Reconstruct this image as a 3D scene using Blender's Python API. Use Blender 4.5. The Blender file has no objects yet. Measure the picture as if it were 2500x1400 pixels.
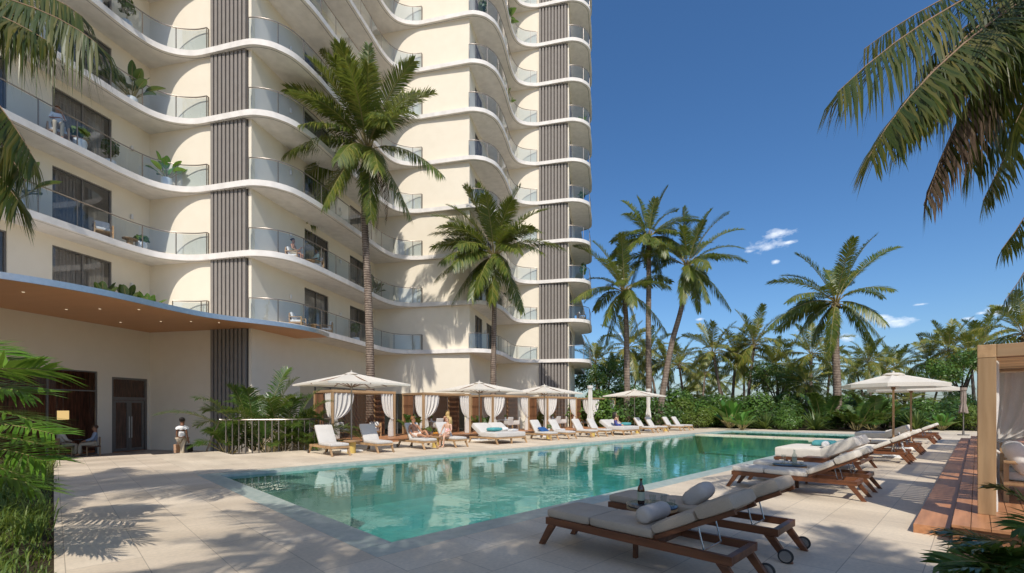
import bpy, bmesh, math, random
from mathutils import Vector, Matrix
R = math.radians
S = bpy.context.scene
COL = S.collection
random.seed(7)

# ---------------------------------------------------------------- camera
cd = bpy.data.cameras.new('camera'); cam = bpy.data.objects.new('camera', cd); COL.objects.link(cam)
cam.location = (0, 0, 1.6); cam.rotation_euler = (R(90), 0, 0)
cd.sensor_width = 36; cd.lens = 36*1127/2500; cd.shift_y = 0.12
cd.clip_start = 0.1; cd.clip_end = 6000
S.camera = cam

# ---------------------------------------------------------------- sky, sun, exposure
SUN_EL = 49.0; SUN_AZ = 2.0          # the sun stands behind the camera, this many degrees to its left
W = bpy.data.worlds.new('World'); S.world = W; W.use_nodes = True
nt = W.node_tree; nt.nodes.clear()
def N(nt, typ, **kw):
    n = nt.nodes.new(typ)
    for k, v in kw.items(): setattr(n, k, v)
    return n
wo = N(nt, 'ShaderNodeOutputWorld'); bg = N(nt, 'ShaderNodeBackground')
sky = N(nt, 'ShaderNodeTexSky'); sky.sky_type = 'NISHITA'; sky.sun_disc = False
sky.sun_elevation = R(SUN_EL); sky.sun_rotation = R(180+SUN_AZ)
sky.air_density = 1.0; sky.dust_density = 1.3; sky.ozone_density = 6.0; sky.altitude = 0
bg.inputs['Strength'].default_value = 0.098
# small fair weather clouds, each a noisy patch round its own direction in the sky
tc = N(nt, 'ShaderNodeTexCoord')
noi = N(nt, 'ShaderNodeTexNoise'); noi.inputs['Scale'].default_value = 26; noi.inputs['Detail'].default_value = 9; noi.inputs['Roughness'].default_value = .62
mpn = N(nt, 'ShaderNodeMapping'); mpn.inputs['Scale'].default_value = (1, 1, 1.9)
nt.links.new(tc.outputs['Generated'], mpn.inputs[0]); nt.links.new(mpn.outputs[0], noi.inputs['Vector'])
clouds = [(1868, 604, 78, 28), (1908, 570, 60, 18), (1925, 592, 26, 9), (1830, 614, 30, 9), (1893, 640, 14, 7), (2176, 786, 66, 25), (2150, 776, 34, 14), (2468, 758, 80, 24), (2365, 778, 28, 8),
          (2062, 824, 34, 15), (1512, 816, 32, 9), (2247, 744, 22, 5), (1708, 780, 16, 6), (1955, 805, 34, 12), (2395, 765, 22, 8)]
acc = None
def MA(op, a, b=None, clamp=False):
    m = N(nt, 'ShaderNodeMath', operation=op, use_clamp=clamp)
    for i, x in enumerate((a, b)):
        if x is None: continue
        if isinstance(x, (int, float)): m.inputs[i].default_value = x
        else: nt.links.new(x, m.inputs[i])
    return m.outputs[0]
for (cx, cy, rx, ry) in clouds:
    d = Vector(((cx-1250)/1127, 1, (1000-cy)/1127)); k = d.length; d.normalize()
    rt = Vector((d.y, -d.x, 0)).normalized(); up = rt.cross(d).normalized()
    vs = []
    for ax, rr in ((rt, rx), (up, ry), (d, 500)):
        vm = N(nt, 'ShaderNodeVectorMath', operation='DOT_PRODUCT'); vm.inputs[1].default_value = ax
        nt.links.new(tc.outputs['Generated'], vm.inputs[0])
        o = MA('SUBTRACT', vm.outputs['Value'], ax.dot(d)); o = MA('DIVIDE', o, rr/1127/k); vs.append(MA('MULTIPLY', o, o))
    s2 = MA('SQRT', MA('ADD', MA('ADD', vs[0], vs[1]), vs[2]))
    m = MA('SUBTRACT', 1.0, s2, True)
    acc = m if acc is None else MA('MAXIMUM', acc, m)
cm = MA('MULTIPLY', MA('SUBTRACT', MA('ADD', MA('MULTIPLY', acc, 0.62), MA('MULTIPLY', noi.outputs['Fac'], 1.5)), 1.0), 1.7, True)
cm = MA('MULTIPLY', cm, MA('MULTIPLY', acc, 5.0, True))
hs = N(nt, 'ShaderNodeHueSaturation'); hs.inputs['Saturation'].default_value = 1.15; hs.inputs['Hue'].default_value = .5
nt.links.new(sky.outputs[0], hs.inputs['Color'])
mx = N(nt, 'ShaderNodeMixRGB'); mx.inputs[2].default_value = (8.6, 8.9, 9.2, 1)
nt.links.new(MA('MULTIPLY', cm, .92), mx.inputs[0]); nt.links.new(hs.outputs[0], mx.inputs[1])
nt.links.new(mx.outputs[0], bg.inputs['Color']); nt.links.new(bg.outputs[0], wo.inputs['Surface'])

sl = bpy.data.lights.new('sun', 'SUN'); sl.energy = 2.8; sl.angle = R(0.55); sl.color = (1.0, 0.955, 0.88)
so = bpy.data.objects.new('sun', sl); COL.objects.link(so)
SD = Vector((-math.sin(R(SUN_AZ))*math.cos(R(SUN_EL)), -math.cos(R(SUN_AZ))*math.cos(R(SUN_EL)), math.sin(R(SUN_EL))))
so.rotation_euler = SD.to_track_quat('Z', 'Y').to_euler(); so.location = SD*60
S.view_settings.view_transform = 'Standard'; S.view_settings.look = 'None'
S.view_settings.exposure = 0.55; S.view_settings.gamma = 1.0; S.view_settings.use_curve_mapping = False
S.cycles.transparent_max_bounces = 24; S.cycles.max_bounces = 8

# ---------------------------------------------------------------- frames of reference
F = 1127.0
def px(x, y, Y):                       # where the sight line through a photo pixel meets the depth Y
    return Vector(((x-1250)/F*Y, Y, 1.6+(1000-y)/F*Y))
UX, UY = 0.7096, 0.7046
RP = math.atan2(UY, UX)                # the pool's long axis
P0 = Vector((-1.46, 4.995, 0))
def PW(a, b, z=0.0): return Vector((P0.x+a*UX-b*UY, P0.y+a*UY+b*UX, z))
TH = R(12.07); B0 = Vector((-12.70, 22.5, 0))
def BW(p, q, z=0.0): return Vector((B0.x+p*math.cos(TH)+q*math.sin(TH), B0.y-p*math.sin(TH)+q*math.cos(TH), z))

# ---------------------------------------------------------------- mesh and object helpers
def vec(*a): return Vector(a)
class MB:
    def __init__(s): s.v = []; s.f = []; s.mi = []; s.m = 0
    def add(s, vs, fs):
        o = len(s.v); s.v += [tuple(v) for v in vs]
        for f in fs: s.f.append(tuple(i+o for i in f)); s.mi.append(s.m)
        return s
    def box(s, x0, y0, z0, x1, y1, z1):
        x0, x1 = min(x0, x1), max(x0, x1); y0, y1 = min(y0, y1), max(y0, y1); z0, z1 = min(z0, z1), max(z0, z1)
        return s.add([(x0,y0,z0),(x1,y0,z0),(x1,y1,z0),(x0,y1,z0),(x0,y0,z1),(x1,y0,z1),(x1,y1,z1),(x0,y1,z1)],
                     [(0,3,2,1),(4,5,6,7),(0,1,5,4),(1,2,6,5),(2,3,7,6),(3,0,4,7)])
    def beam(s, p, q, w, h, up=(0,0,1)):       # a bar from p to q, w wide across, h high
        p = Vector(p); q = Vector(q); d = (q-p).normalized(); up = Vector(up)
        if abs(d.dot(up)) > .98: up = Vector((0,1,0)) if abs(d.y) < .9 else Vector((1,0,0))
        a = d.cross(up).normalized()*w/2; b = a.cross(d).normalized()*h/2
        return s.add([p-a-b, p+a-b, p+a+b, p-a+b, q-a-b, q+a-b, q+a+b, q-a+b],
                     [(0,3,2,1),(4,5,6,7),(0,1,5,4),(1,2,6,5),(2,3,7,6),(3,0,4,7)])
    def quad(s, a, b, c, d): return s.add([a,b,c,d], [(0,1,2,3)])
    def tube(s, pts, rad, n=8, cap=True):
        pts = [Vector(p) for p in pts]; k = len(pts)
        if not isinstance(rad, (list, tuple)): rad = [rad]*k
        vs = []; prev = None
        for i, p in enumerate(pts):
            t = (pts[min(i+1,k-1)]-pts[max(i-1,0)]).normalized()
            if prev is None:
                ref = Vector((0,0,1)) if abs(t.z) < .9 else Vector((1,0,0)); a = t.cross(ref).normalized()
            else:
                a = (prev - t*prev.dot(t)).normalized()
            prev = a; b = t.cross(a)
            for j in range(n):
                g = 2*math.pi*j/n; vs.append(p+(a*math.cos(g)+b*math.sin(g))*rad[i])
        fs = [(i*n+j, i*n+(j+1)%n, (i+1)*n+(j+1)%n, (i+1)*n+j) for i in range(k-1) for j in range(n)]
        if cap: fs += [tuple(range(n-1,-1,-1)), tuple((k-1)*n+j for j in range(n))]
        return s.add(vs, fs)
    def lathe(s, prof, n=20, c=(0,0,0)):       # profile of (radius, height)
        vs = []; k = len(prof)
        for (r, z) in prof:
            for j in range(n):
                g = 2*math.pi*j/n; vs.append((c[0]+r*math.cos(g), c[1]+r*math.sin(g), c[2]+z))
        fs = [(i*n+j, i*n+(j+1)%n, (i+1)*n+(j+1)%n, (i+1)*n+j) for i in range(k-1) for j in range(n)]
        if prof[0][0] > 1e-4: fs.append(tuple(range(n-1,-1,-1)))
        if prof[-1][0] > 1e-4: fs.append(tuple((k-1)*n+j for j in range(n)))
        return s.add(vs, fs)
    def prism(s, poly, z0, z1):
        n = len(poly)
        return s.add([(p[0],p[1],z0) for p in poly]+[(p[0],p[1],z1) for p in poly],
                     [tuple(range(n-1,-1,-1)), tuple(range(n,2*n))]+[(i,(i+1)%n,n+(i+1)%n,n+i) for i in range(n)])
    def rbox(s, c, h, r, n=6, puff=0.0, M=None, jit=0.0):   # soft rounded box: cushions, pillows
        c = Vector(c); h = Vector(h); vs = []; fs = []
        for ax in range(3):
            for sg in (-1, 1):
                o = len(vs); u, w = (ax+1)%3, (ax+2)%3
                for i in range(n+1):
                    for j in range(n+1):
                        p = Vector((0,0,0)); p[ax] = sg*h[ax]
                        cu = lambda q: -math.cos(math.pi*q/n)*.35+(2*q/n-1)*.65
                        p[u] = cu(i)*h[u]; p[w] = cu(j)*h[w]
                        inn = Vector([max(-h[k]+r, min(h[k]-r, p[k])) for k in range(3)])
                        d = p-inn
                        p = inn+d.normalized()*r if d.length > 1e-9 else p
                        fx = max(0, 1-(p.x/h.x)**2); fy = max(0, 1-(p.y/h.y)**2)
                        p.z += math.copysign(1, p.z)*puff*(fx*fy)**.6*(1 if abs(p.z) > h.z*.3 else 0)
                        vs.append(p)
                for i in range(n):
                    for j in range(n):
                        a = o+i*(n+1)+j; q = (a, a+n+1, a+n+2, a+1); fs.append(q if sg > 0 else q[::-1])
        if jit:
            vs = [p+Vector((math.sin(p.y*31+p.z*17), math.sin(p.x*27+p.z*23), math.sin(p.x*29+p.y*37)))*jit for p in vs]
        vs = [(M @ p if M else p)+c for p in vs]
        return s.add(vs, fs)
    def ball(s, c, r, n=10, m=7):
        if not isinstance(r, (tuple, list, Vector)): r = (r, r, r)
        prof = [(math.sin(math.pi*i/m), -math.cos(math.pi*i/m)) for i in range(m+1)]
        vs = []
        for (q, z) in prof:
            for j in range(n):
                g = 2*math.pi*j/n; vs.append((c[0]+r[0]*q*math.cos(g), c[1]+r[1]*q*math.sin(g), c[2]+r[2]*z))
        return s.add(vs, [(i*n+j, i*n+(j+1)%n, (i+1)*n+(j+1)%n, (i+1)*n+j) for i in range(m) for j in range(n)])
    def xf(s, M, i0=0):
        for i in range(i0, len(s.v)): s.v[i] = tuple(M @ Vector(s.v[i]))
        return s
    def build(s, name, mats, parent=None, smooth=True, world=False, ang=38, bevel=0):
        me = bpy.data.meshes.new(name)
        v = s.v
        if world and parent: L = parent.matrix_basis.inverted(); v = [tuple(L @ Vector(p)) for p in v]
        me.from_pydata(v, [], s.f)
        if not isinstance(mats, (list, tuple)): mats = [mats]
        for m in mats: me.materials.append(m)
        if len(mats) > 1: me.polygons.foreach_set('material_index', s.mi)
        if smooth:
            me.polygons.foreach_set('use_smooth', [True]*len(me.polygons))
            if ang < 180: me.set_sharp_from_angle(angle=R(ang))
        o = bpy.data.objects.new(name, me); COL.objects.link(o)
        if parent: o.parent = parent
        if bevel:
            bv = o.modifiers.new('bevel', 'BEVEL'); bv.width = bevel; bv.segments = 2; bv.limit_method = 'ANGLE'; bv.angle_limit = R(40)
        return o
def tag(o, label=None, cat=None, group=None, kind=None):
    if label: o['label'] = label
    if cat: o['category'] = cat
    if group: o['group'] = group
    if kind: o['kind'] = kind
    return o
def thing(name, label, cat, loc=(0,0,0), rz=0.0, group=None):
    o = bpy.data.objects.new(name, None); COL.objects.link(o); o.empty_display_size = .2
    o.location = loc; o.rotation_euler = (0, 0, rz); tag(o, label, cat, group)
    o.matrix_basis = Matrix.Translation(Vector(loc)) @ Matrix.Rotation(rz, 4, 'Z')
    return o
KIDS = {}
def copy_tree(root, loc, rz, label, group=None, sc=1.0):
    def cp(o, par):
        c = o.copy(); COL.objects.link(c)
        if par: c.parent = par
        for ch in o.children: cp(ch, c)
        return c
    r = cp(root, None); r.location = loc; r.rotation_euler = (0, 0, rz); r.scale = (sc, sc, sc); r['label'] = label
    if group: r['group'] = group
    return r
def structure(o): o['kind'] = 'structure'; return o
def smoothcurve(pts, n=8, closed=False):                  # Catmull-Rom through 2-D or 3-D points
    P = [Vector(p) for p in pts]; out = []; k = len(P)
    for i in range(k-1):
        a, b, c, d = P[max(i-1,0)], P[i], P[i+1], P[min(i+2,k-1)]
        for j in range(n):
            t = j/n
            out.append(.5*((2*b)+(c-a)*t+(2*a-5*b+4*c-d)*t*t+(3*b-a-3*c+d)*t**3))
    out.append(P[-1]); return out

# ---------------------------------------------------------------- materials
def newmat(name):
    m = bpy.data.materials.new(name); m.use_nodes = True; m.node_tree.nodes.clear(); return m, m.node_tree
def link(t, a, b): t.links.new(a, b)
def principled(t, rough=.6, spec=.4, metal=0.0):
    o = N(t, 'ShaderNodeOutputMaterial'); p = N(t, 'ShaderNodeBsdfPrincipled')
    p.inputs['Roughness'].default_value = rough; p.inputs['Specular IOR Level'].default_value = spec; p.inputs['Metallic'].default_value = metal
    link(t, p.outputs[0], o.inputs[0]); return p, o
def c4(c): return (c[0], c[1], c[2], 1)
def noise_col(t, c1, c2, scale, detail=6, stretch=(1,1,1), lo=.3, hi=.7, rnd=False, coord='Object'):
    tc = N(t, 'ShaderNodeTexCoord'); mp = N(t, 'ShaderNodeMapping'); mp.inputs['Scale'].default_value = stretch
    link(t, tc.outputs[coord], mp.inputs[0])
    if rnd:
        oi = N(t, 'ShaderNodeObjectInfo'); ml = N(t, 'ShaderNodeMath', operation='MULTIPLY'); ml.inputs[1].default_value = 37
        link(t, oi.outputs['Random'], ml.inputs[0]); link(t, ml.outputs[0], mp.inputs['Location'])
    nz = N(t, 'ShaderNodeTexNoise'); nz.inputs['Scale'].default_value = scale; nz.inputs['Detail'].default_value = detail
    link(t, mp.outputs[0], nz.inputs['Vector'])
    cr = N(t, 'ShaderNodeValToRGB'); cr.color_ramp.elements[0].position = lo; cr.color_ramp.elements[1].position = hi
    cr.color_ramp.elements[0].color = c4(c1); cr.color_ramp.elements[1].color = c4(c2)
    link(t, nz.outputs['Fac'], cr.inputs[0]); return cr.outputs[0], nz.outputs['Fac'], mp.outputs[0]
def bump(t, p, src, strength=.3, dist=.01):
    b = N(t, 'ShaderNodeBump'); b.inputs['Strength'].default_value = strength; b.inputs['Distance'].default_value = dist
    link(t, src, b.inputs['Height']); link(t, b.outputs[0], p.inputs['Normal'])
def mix(t, a, b, fac, mode='MIX'):
    m = N(t, 'ShaderNodeMixRGB', blend_type=mode)
    for i, x in ((0, fac), (1, a), (2, b)):
        if isinstance(x, (int, float)): m.inputs[i].default_value = x
        elif isinstance(x, tuple): m.inputs[i].default_value = c4(x)
        else: link(t, x, m.inputs[i])
    return m.outputs[0]
def simple(name, c1, c2=None, scale=8, rough=.6, spec=.4, metal=0, bs=0, bd=.01, stretch=(1,1,1), rnd=False, detail=6):
    m, t = newmat(name); p, o = principled(t, rough, spec, metal)
    c2 = c2 or tuple(x*.85 for x in c1)
    col, fac, mp = noise_col(t, c1, c2, scale, detail, stretch, rnd=rnd)
    link(t, col, p.inputs['Base Color'])
    if bs: bump(t, p, fac, bs, bd)
    return m
def woodmat(name, c1, c2, axis=0, scale=7, rough=.45, rnd=True):
    st = [1, 1, 1]; st[axis] = .09
    m, t = newmat(name); p, o = principled(t, rough, .4)
    a, fac, mp = noise_col(t, c1, c2, scale*3.2, 8, tuple(st), .28, .72, rnd)
    b, f2, _ = noise_col(t, (.62,.62,.62), (1.18,1.12,1.08), 3.1, 3, tuple(st), .3, .7, rnd)
    link(t, mix(t, a, b, 1.0, 'MULTIPLY'), p.inputs['Base Color']); bump(t, p, fac, .25, .004); return m
def fabric(name, c1, c2, weave=420, rough=.92, trans=0.0):
    m, t = newmat(name); p, o = principled(t, rough, .15)
    a, fac, mp = noise_col(t, c1, c2, 5, 6)
    g, f2, _ = noise_col(t, (.86,.86,.86), (1.1,1.1,1.1), weave*.5, 2)
    link(t, mix(t, a, g, 1.0, 'MULTIPLY'), p.inputs['Base Color'])
    n2 = N(t, 'ShaderNodeTexNoise'); n2.inputs['Scale'].default_value = 9; n2.inputs['Detail'].default_value = 5
    tcn = N(t, 'ShaderNodeTexCoord'); link(t, tcn.outputs['Object'], n2.inputs['Vector'])
    bump(t, p, n2.outputs['Fac'], .35, .02)
    if trans:
        tr = N(t, 'ShaderNodeBsdfTranslucent'); tr.inputs[0].default_value = c4(c1); ms = N(t, 'ShaderNodeMixShader'); ms.inputs[0].default_value = trans
        link(t, p.outputs[0], ms.inputs[1]); link(t, tr.outputs[0], ms.inputs[2]); link(t, ms.outputs[0], o.inputs[0])
    return m
def leafmat(name, dark, mid, light, trans=.28, rough=.38, clump=1.2, spec=.45, tcol=None):
    m, t = newmat(name); p, o = principled(t, rough, spec)
    g = N(t, 'ShaderNodeNewGeometry'); cr = N(t, 'ShaderNodeValToRGB')
    e = cr.color_ramp.elements; e[0].color = c4(dark); e[1].color = c4(light); e[0].position = 0; e[1].position = 1
    k = e.new(.5); k.color = c4(mid)
    tc = N(t, 'ShaderNodeTexCoord'); nz = N(t, 'ShaderNodeTexNoise'); nz.inputs['Scale'].default_value = clump; link(t, tc.outputs['Object'], nz.inputs['Vector'])
    ad = N(t, 'ShaderNodeMath', operation='MULTIPLY_ADD'); ad.inputs[1].default_value = .55; link(t, g.outputs['Random Per Island'], ad.inputs[0])
    ml = N(t, 'ShaderNodeMath', operation='MULTIPLY'); ml.inputs[1].default_value = .48; link(t, nz.outputs['Fac'], ml.inputs[0]); link(t, ml.outputs[0], ad.inputs[2])
    link(t, ad.outputs[0], cr.inputs[0]); link(t, cr.outputs[0], p.inputs['Base Color'])
    tr = N(t, 'ShaderNodeBsdfTranslucent'); 
    tcl = mix(t, cr.outputs[0], tcol or (.35,.42,.06), .5); link(t, tcl, tr.inputs[0])
    ms = N(t, 'ShaderNodeMixShader'); ms.inputs[0].default_value = trans
    link(t, p.outputs[0], ms.inputs[1]); link(t, tr.outputs[0], ms.inputs[2]); link(t, ms.outputs[0], o.inputs[0])
    return m
def glassmat(name, tint, refl=.04, rough=0.0, ior=1.5, opac=0.0, ocol=(.05,.06,.07)):
    m, t = newmat(name); o = N(t, 'ShaderNodeOutputMaterial')
    tr = N(t, 'ShaderNodeBsdfTransparent'); tr.inputs[0].default_value = c4(tint)
    gl = N(t, 'ShaderNodeBsdfGlossy'); gl.inputs['Roughness'].default_value = rough
    fr = N(t, 'ShaderNodeLayerWeight'); fr.inputs[0].default_value = .5
    pw_ = N(t, 'ShaderNodeMath', operation='POWER'); pw_.inputs[1].default_value = 5; link(t, fr.outputs['Facing'], pw_.inputs[0])
    ad = N(t, 'ShaderNodeMath', operation='MULTIPLY_ADD', use_clamp=True); ad.inputs[1].default_value = .9; ad.inputs[2].default_value = .04+refl; link(t, pw_.outputs[0], ad.inputs[0])
    base = tr.outputs[0]
    if opac:
        df = N(t, 'ShaderNodeBsdfDiffuse'); df.inputs[0].default_value = c4(ocol); m0 = N(t, 'ShaderNodeMixShader'); m0.inputs[0].default_value = opac
        link(t, tr.outputs[0], m0.inputs[1]); link(t, df.outputs[0], m0.inputs[2]); base = m0.outputs[0]
    ms = N(t, 'ShaderNodeMixShader'); link(t, ad.outputs[0], ms.inputs[0]); link(t, base, ms.inputs[1]); link(t, gl.outputs[0], ms.inputs[2])
    link(t, ms.outputs[0], o.inputs[0]); return m
def tiles(name, c1, c2, bw, bh, mortar=(.16,.13,.1), msz=.004, rot=0.0, rough=.55, off=.5):
    m, t = newmat(name); p, o = principled(t, rough, .35)
    tc = N(t, 'ShaderNodeTexCoord'); mp = N(t, 'ShaderNodeMapping'); mp.inputs['Rotation'].default_value = (0, 0, rot); link(t, tc.outputs['Object'], mp.inputs[0])
    br = N(t, 'ShaderNodeTexBrick'); br.offset = off; br.inputs['Scale'].default_value = 1; br.inputs['Brick Width'].default_value = bw; br.inputs['Row Height'].default_value = bh
    br.inputs['Mortar Size'].default_value = msz; br.inputs['Mortar Smooth'].default_value = .1; br.inputs['Bias'].default_value = 0
    br.inputs['Color1'].default_value = c4(c1); br.inputs['Color2'].default_value = c4(c2); br.inputs['Mortar'].default_value = c4(mortar)
    link(t, mp.outputs[0], br.inputs['Vector'])
    st, f1, _ = noise_col(t, (.80,.79,.78), (1.08,1.08,1.08), 1.3, 9, (.35 if rot else 1, 1 if rot else .35, 1), .3, .72)
    st2, f2, _ = noise_col(t, (.9,.9,.9), (1.06,1.05,1.04), 24, 4, (1,1,1), .3, .7)
    link(t, mix(t, mix(t, br.outputs[0], st, 1.0, 'MULTIPLY'), st2, 1.0, 'MULTIPLY'), p.inputs['Base Color'])
    rr = N(t, 'ShaderNodeMapRange'); rr.inputs[3].default_value = rough-.12; rr.inputs[4].default_value = rough+.15; link(t, f1, rr.inputs[0]); link(t, rr.outputs[0], p.inputs['Roughness'])
    bump(t, p, br.outputs['Fac'], -.35, .004); return m

M = {}
M['wall'] = simple('plaster', (.81,.72,.575), (.78,.69,.545), 1.6, .85, .2, bs=.08, bd=.01)
M['conc'] = simple('white_concrete', (.82,.765,.70), (.70,.65,.59), 2.6, .8, .25, bs=.3, bd=.02, detail=10)
M['groove'] = simple('groove_shade', (.16,.15,.14), rough=.9)
M['fin'] = simple('louvre_fin', (.275,.245,.215), (.25,.22,.192), 3, .75, .15)
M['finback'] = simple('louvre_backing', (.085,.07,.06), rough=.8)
M['metal'] = simple('brushed_steel', (.72,.70,.68), (.62,.61,.60), 9, .36, .5, 1.0)
M['rail'] = simple('rail_metal', (.33,.28,.24), (.27,.235,.20), 9, .35, .5, .8)
M['darkrail'] = simple('dark_rail', (.16,.14,.12), (.12,.105,.09), 9, .4, .5, .5)
M['frame'] = simple('window_frame', (.20,.18,.16), (.17,.155,.14), 9, .45, .4, .3)
M['bglass'] = glassmat('balcony_glass', (.76,.84,.90), .05)
M['pane'] = glassmat('window_glass', (.72,.73,.73), .05)
M['drape'] = fabric('drape', (.50,.44,.38), (.42,.37,.32), 60)
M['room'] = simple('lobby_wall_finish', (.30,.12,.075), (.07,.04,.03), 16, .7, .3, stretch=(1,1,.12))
M['lobbyglass'] = glassmat('lobby_glass', (.75,.74,.72), -.02)
M['bounce'] = simple('pale_bounce_sand', (.62,.53,.41), (.54,.455,.345), .5, .95, .1, bs=.3, bd=.05)  # made-up pale surface, chosen for the light it throws back
M['soffitwood'] = simple('soffit_wood', (.68,.36,.185), (.63,.325,.165), 2.5, .5, .35, stretch=(.15,1,1))
M['deckA'] = tiles('paving_end', (.715,.60,.455), (.655,.54,.40), 1.2, .6, (.38,.315,.24), .004, R(90))
M['deckB'] = tiles('paving_side', (.725,.615,.465), (.66,.55,.41), 1.2, .6, (.38,.315,.24), .004, 0)
M['plaza'] = tiles('plaza_paving', (.42,.37,.30), (.38,.33,.27), 1.2, .6, (.25,.21,.17), .006, 0)
M['soil'] = simple('soil', (.06,.042,.026), (.035,.03,.018), 6, .95, .1, bs=.6, bd=.05)
M['lawn'] = simple('lawn', (.06,.10,.022), (.10,.13,.035), 3, .95, .1, bs=.4, bd=.03)
M['coping'] = simple('pool_coping', (.46,.50,.44), (.30,.375,.33), 7, .35, .5, bs=.15, bd=.004, detail=9)
# ================================================================ SETTING: ground, deck, pool
PA, PB = 34.5, 8.93                       # pool length and width (outer edge of its coping)
def prect(mb, a0, a1, b0, b1, z0, z1=None):
    if z1 is None: mb.quad((a0,b0,z0),(a1,b0,z0),(a1,b1,z0),(a0,b1,z0))
    else: mb.box(a0,b0,z0,a1,b1,z1)
def place_pool(o): o.location = P0; o.rotation_euler = (0,0,RP); return o
g = MB(); FAR = 1500
prect(g, 40.0, FAR, -FAR, FAR, -.48); prect(g, PA+.02, 40.0, PB+.02, FAR, -.48)
structure(place_pool(g.build('lawn_ground', M['lawn'], smooth=False)))
g = MB(); prect(g, -FAR, -.02, -FAR, FAR, -.48); prect(g, -.02, 40.0, -FAR, -.02, -.48); prect(g, PA+.02, 40.0, -.02, PB+.02, -.48); prect(g, -.02, PA+.02, PB+.02, FAR, -.48)
structure(place_pool(g.build('bounce_ground', M['bounce'], smooth=False)))  # pale ground mostly out of view, added to bounce light onto shaded walls
g = MB(); prect(g, -2.48, -.0, -4.33, 16.4, -.47, 0)
structure(place_pool(g.build('deck_paving', M['deckA'], smooth=False)))
g = MB(); prect(g, .0, 46, -4.33, .0, -.47, 0); prect(g, 5.1, 46, -8.6, -4.334, -.47, -.004)
prect(g, 0, 2.0, PB, 15.9, -.47, 0); prect(g, 2.0, 5.0, PB, 14.0, -.47, 0); prect(g, 5.0, 38, PB, 21, -.47, 0); prect(g, PA, 38, 0, PB, -.47, 0)
structure(place_pool(g.build('pool_terrace', M['deckB'], smooth=False)))
g = MB(); prect(g, -14, 60, 15, 40, -.470)
structure(place_pool(g.build('plaza', M['plaza'], smooth=False)))
g = MB()
for i in range(3): prect(g, -2.48, 2.0, 16.4+.32*i if i or True else 0, 16.72+.32*i, -.466, -.12-.12*i)
structure(place_pool(g.build('stairs', M['deckB'], smooth=False)))
g = MB(); prect(g, -16, -2.482, -12, 17.5, -.47, -.022)
structure(place_pool(g.build('planting_bed', M['soil'], smooth=False)))
g = MB(); prect(g, -2.4, 5.05, -12, -4.36, -.47, -.03)
structure(place_pool(g.build('planting_bed', M['soil'], smooth=False)))
g = MB(); prect(g, 38.02, 64, 2, 48, -.47, -.02); prect(g, 46.02, 75, -24, 1.98, -.47, -.02)
structure(place_pool(g.build('planting_bed', M['soil'], smooth=False)))
# pool shell: coping ring with a chamfered inner lip, walls, floor, entry shelf
cw = .42
g = MB()
for (a0,a1,b0,b1) in ((.0,PA,.0,cw),(.0,PA,PB-cw,PB),(.0,cw,cw,PB-cw),(PA-cw,PA,cw,PB-cw)):
    prect(g, a0+.004, a1-.004, b0+.004, b1-.004, -1.5, -.006)
structure(place_pool(g.build('pool_coping', M['coping'], smooth=False)))
mt, t = newmat('pool_tile'); p_, o_ = principled(t, .4, .4)
col, fac, mp = noise_col(t, (.145,.45,.42), (.095,.37,.345), 2.0, 8)
br = N(t, 'ShaderNodeTexBrick'); br.offset = 0; br.inputs['Scale'].default_value = 1; br.inputs['Brick Width'].default_value = .3; br.inputs['Row Height'].default_value = .3; br.inputs['Mortar Size'].default_value = .004
br.inputs['Color1'].default_value = (1,1,1,1); br.inputs['Color2'].default_value = (.8,.8,.8,1); br.inputs['Mortar'].default_value = (.6,.6,.6,1)
tc_ = N(t, 'ShaderNodeTexCoord'); link(t, tc_.outputs['Object'], br.inputs['Vector'])
link(t, mix(t, col, br.outputs[0], 1.0, 'MULTIPLY'), p_.inputs['Base Color']); M['ptile'] = mt
g = MB(); prect(g, cw, PA-cw, cw, PB-cw, -1.35)
for (a,b,c,d) in ((cw,cw,PA-cw,cw),(PA-cw,cw,PA-cw,PB-cw),(PA-cw,PB-cw,cw,PB-cw),(cw,PB-cw,cw,cw)):
    g.quad((a,b,-1.35),(c,d,-1.35),(c,d,-.08),(a,b,-.08))
structure(place_pool(g.build('pool_basin', M['ptile'], smooth=False)))
g = MB(); prect(g, cw+.002, cw+2.1, PB-cw-2.6, PB-cw-.002, -1.34, -.16)
structure(place_pool(g.build('pool_shelf', M['coping'], smooth=False)))
# water
mt, t = newmat('pool_water'); o_ = N(t, 'ShaderNodeOutputMaterial')
tr = N(t, 'ShaderNodeBsdfTransparent'); tr.inputs[0].default_value = (.73,.93,.91,1)
gl = N(t, 'ShaderNodeBsdfGlossy'); gl.inputs['Roughness'].default_value = .015; gl.inputs[0].default_value = (.86,1,.97,1)
tc_ = N(t, 'ShaderNodeTexCoord'); 
n1 = N(t, 'ShaderNodeTexNoise'); n1.inputs['Scale'].default_value = 1.6; n1.inputs['Detail'].default_value = 3
n2 = N(t, 'ShaderNodeTexNoise'); n2.inputs['Scale'].default_value = 7.5; n2.inputs['Detail'].default_value = 2
for q in (n1, n2): link(t, tc_.outputs['Object'], q.inputs['Vector'])
ad = N(t, 'ShaderNodeMath', operation='MULTIPLY_ADD'); ad.inputs[1].default_value = .16; link(t, n2.outputs['Fac'], ad.inputs[0]); link(t, n1.outputs['Fac'], ad.inputs[2])
bu = N(t, 'ShaderNodeBump'); bu.inputs['Strength'].default_value = .22; bu.inputs['Distance'].default_value = .03; link(t, ad.outputs[0], bu.inputs['Height'])
fr = N(t, 'ShaderNodeFresnel'); fr.inputs[0].default_value = 1.46; link(t, bu.outputs[0], fr.inputs['Normal']); link(t, bu.outputs[0], gl.inputs['Normal'])
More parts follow.
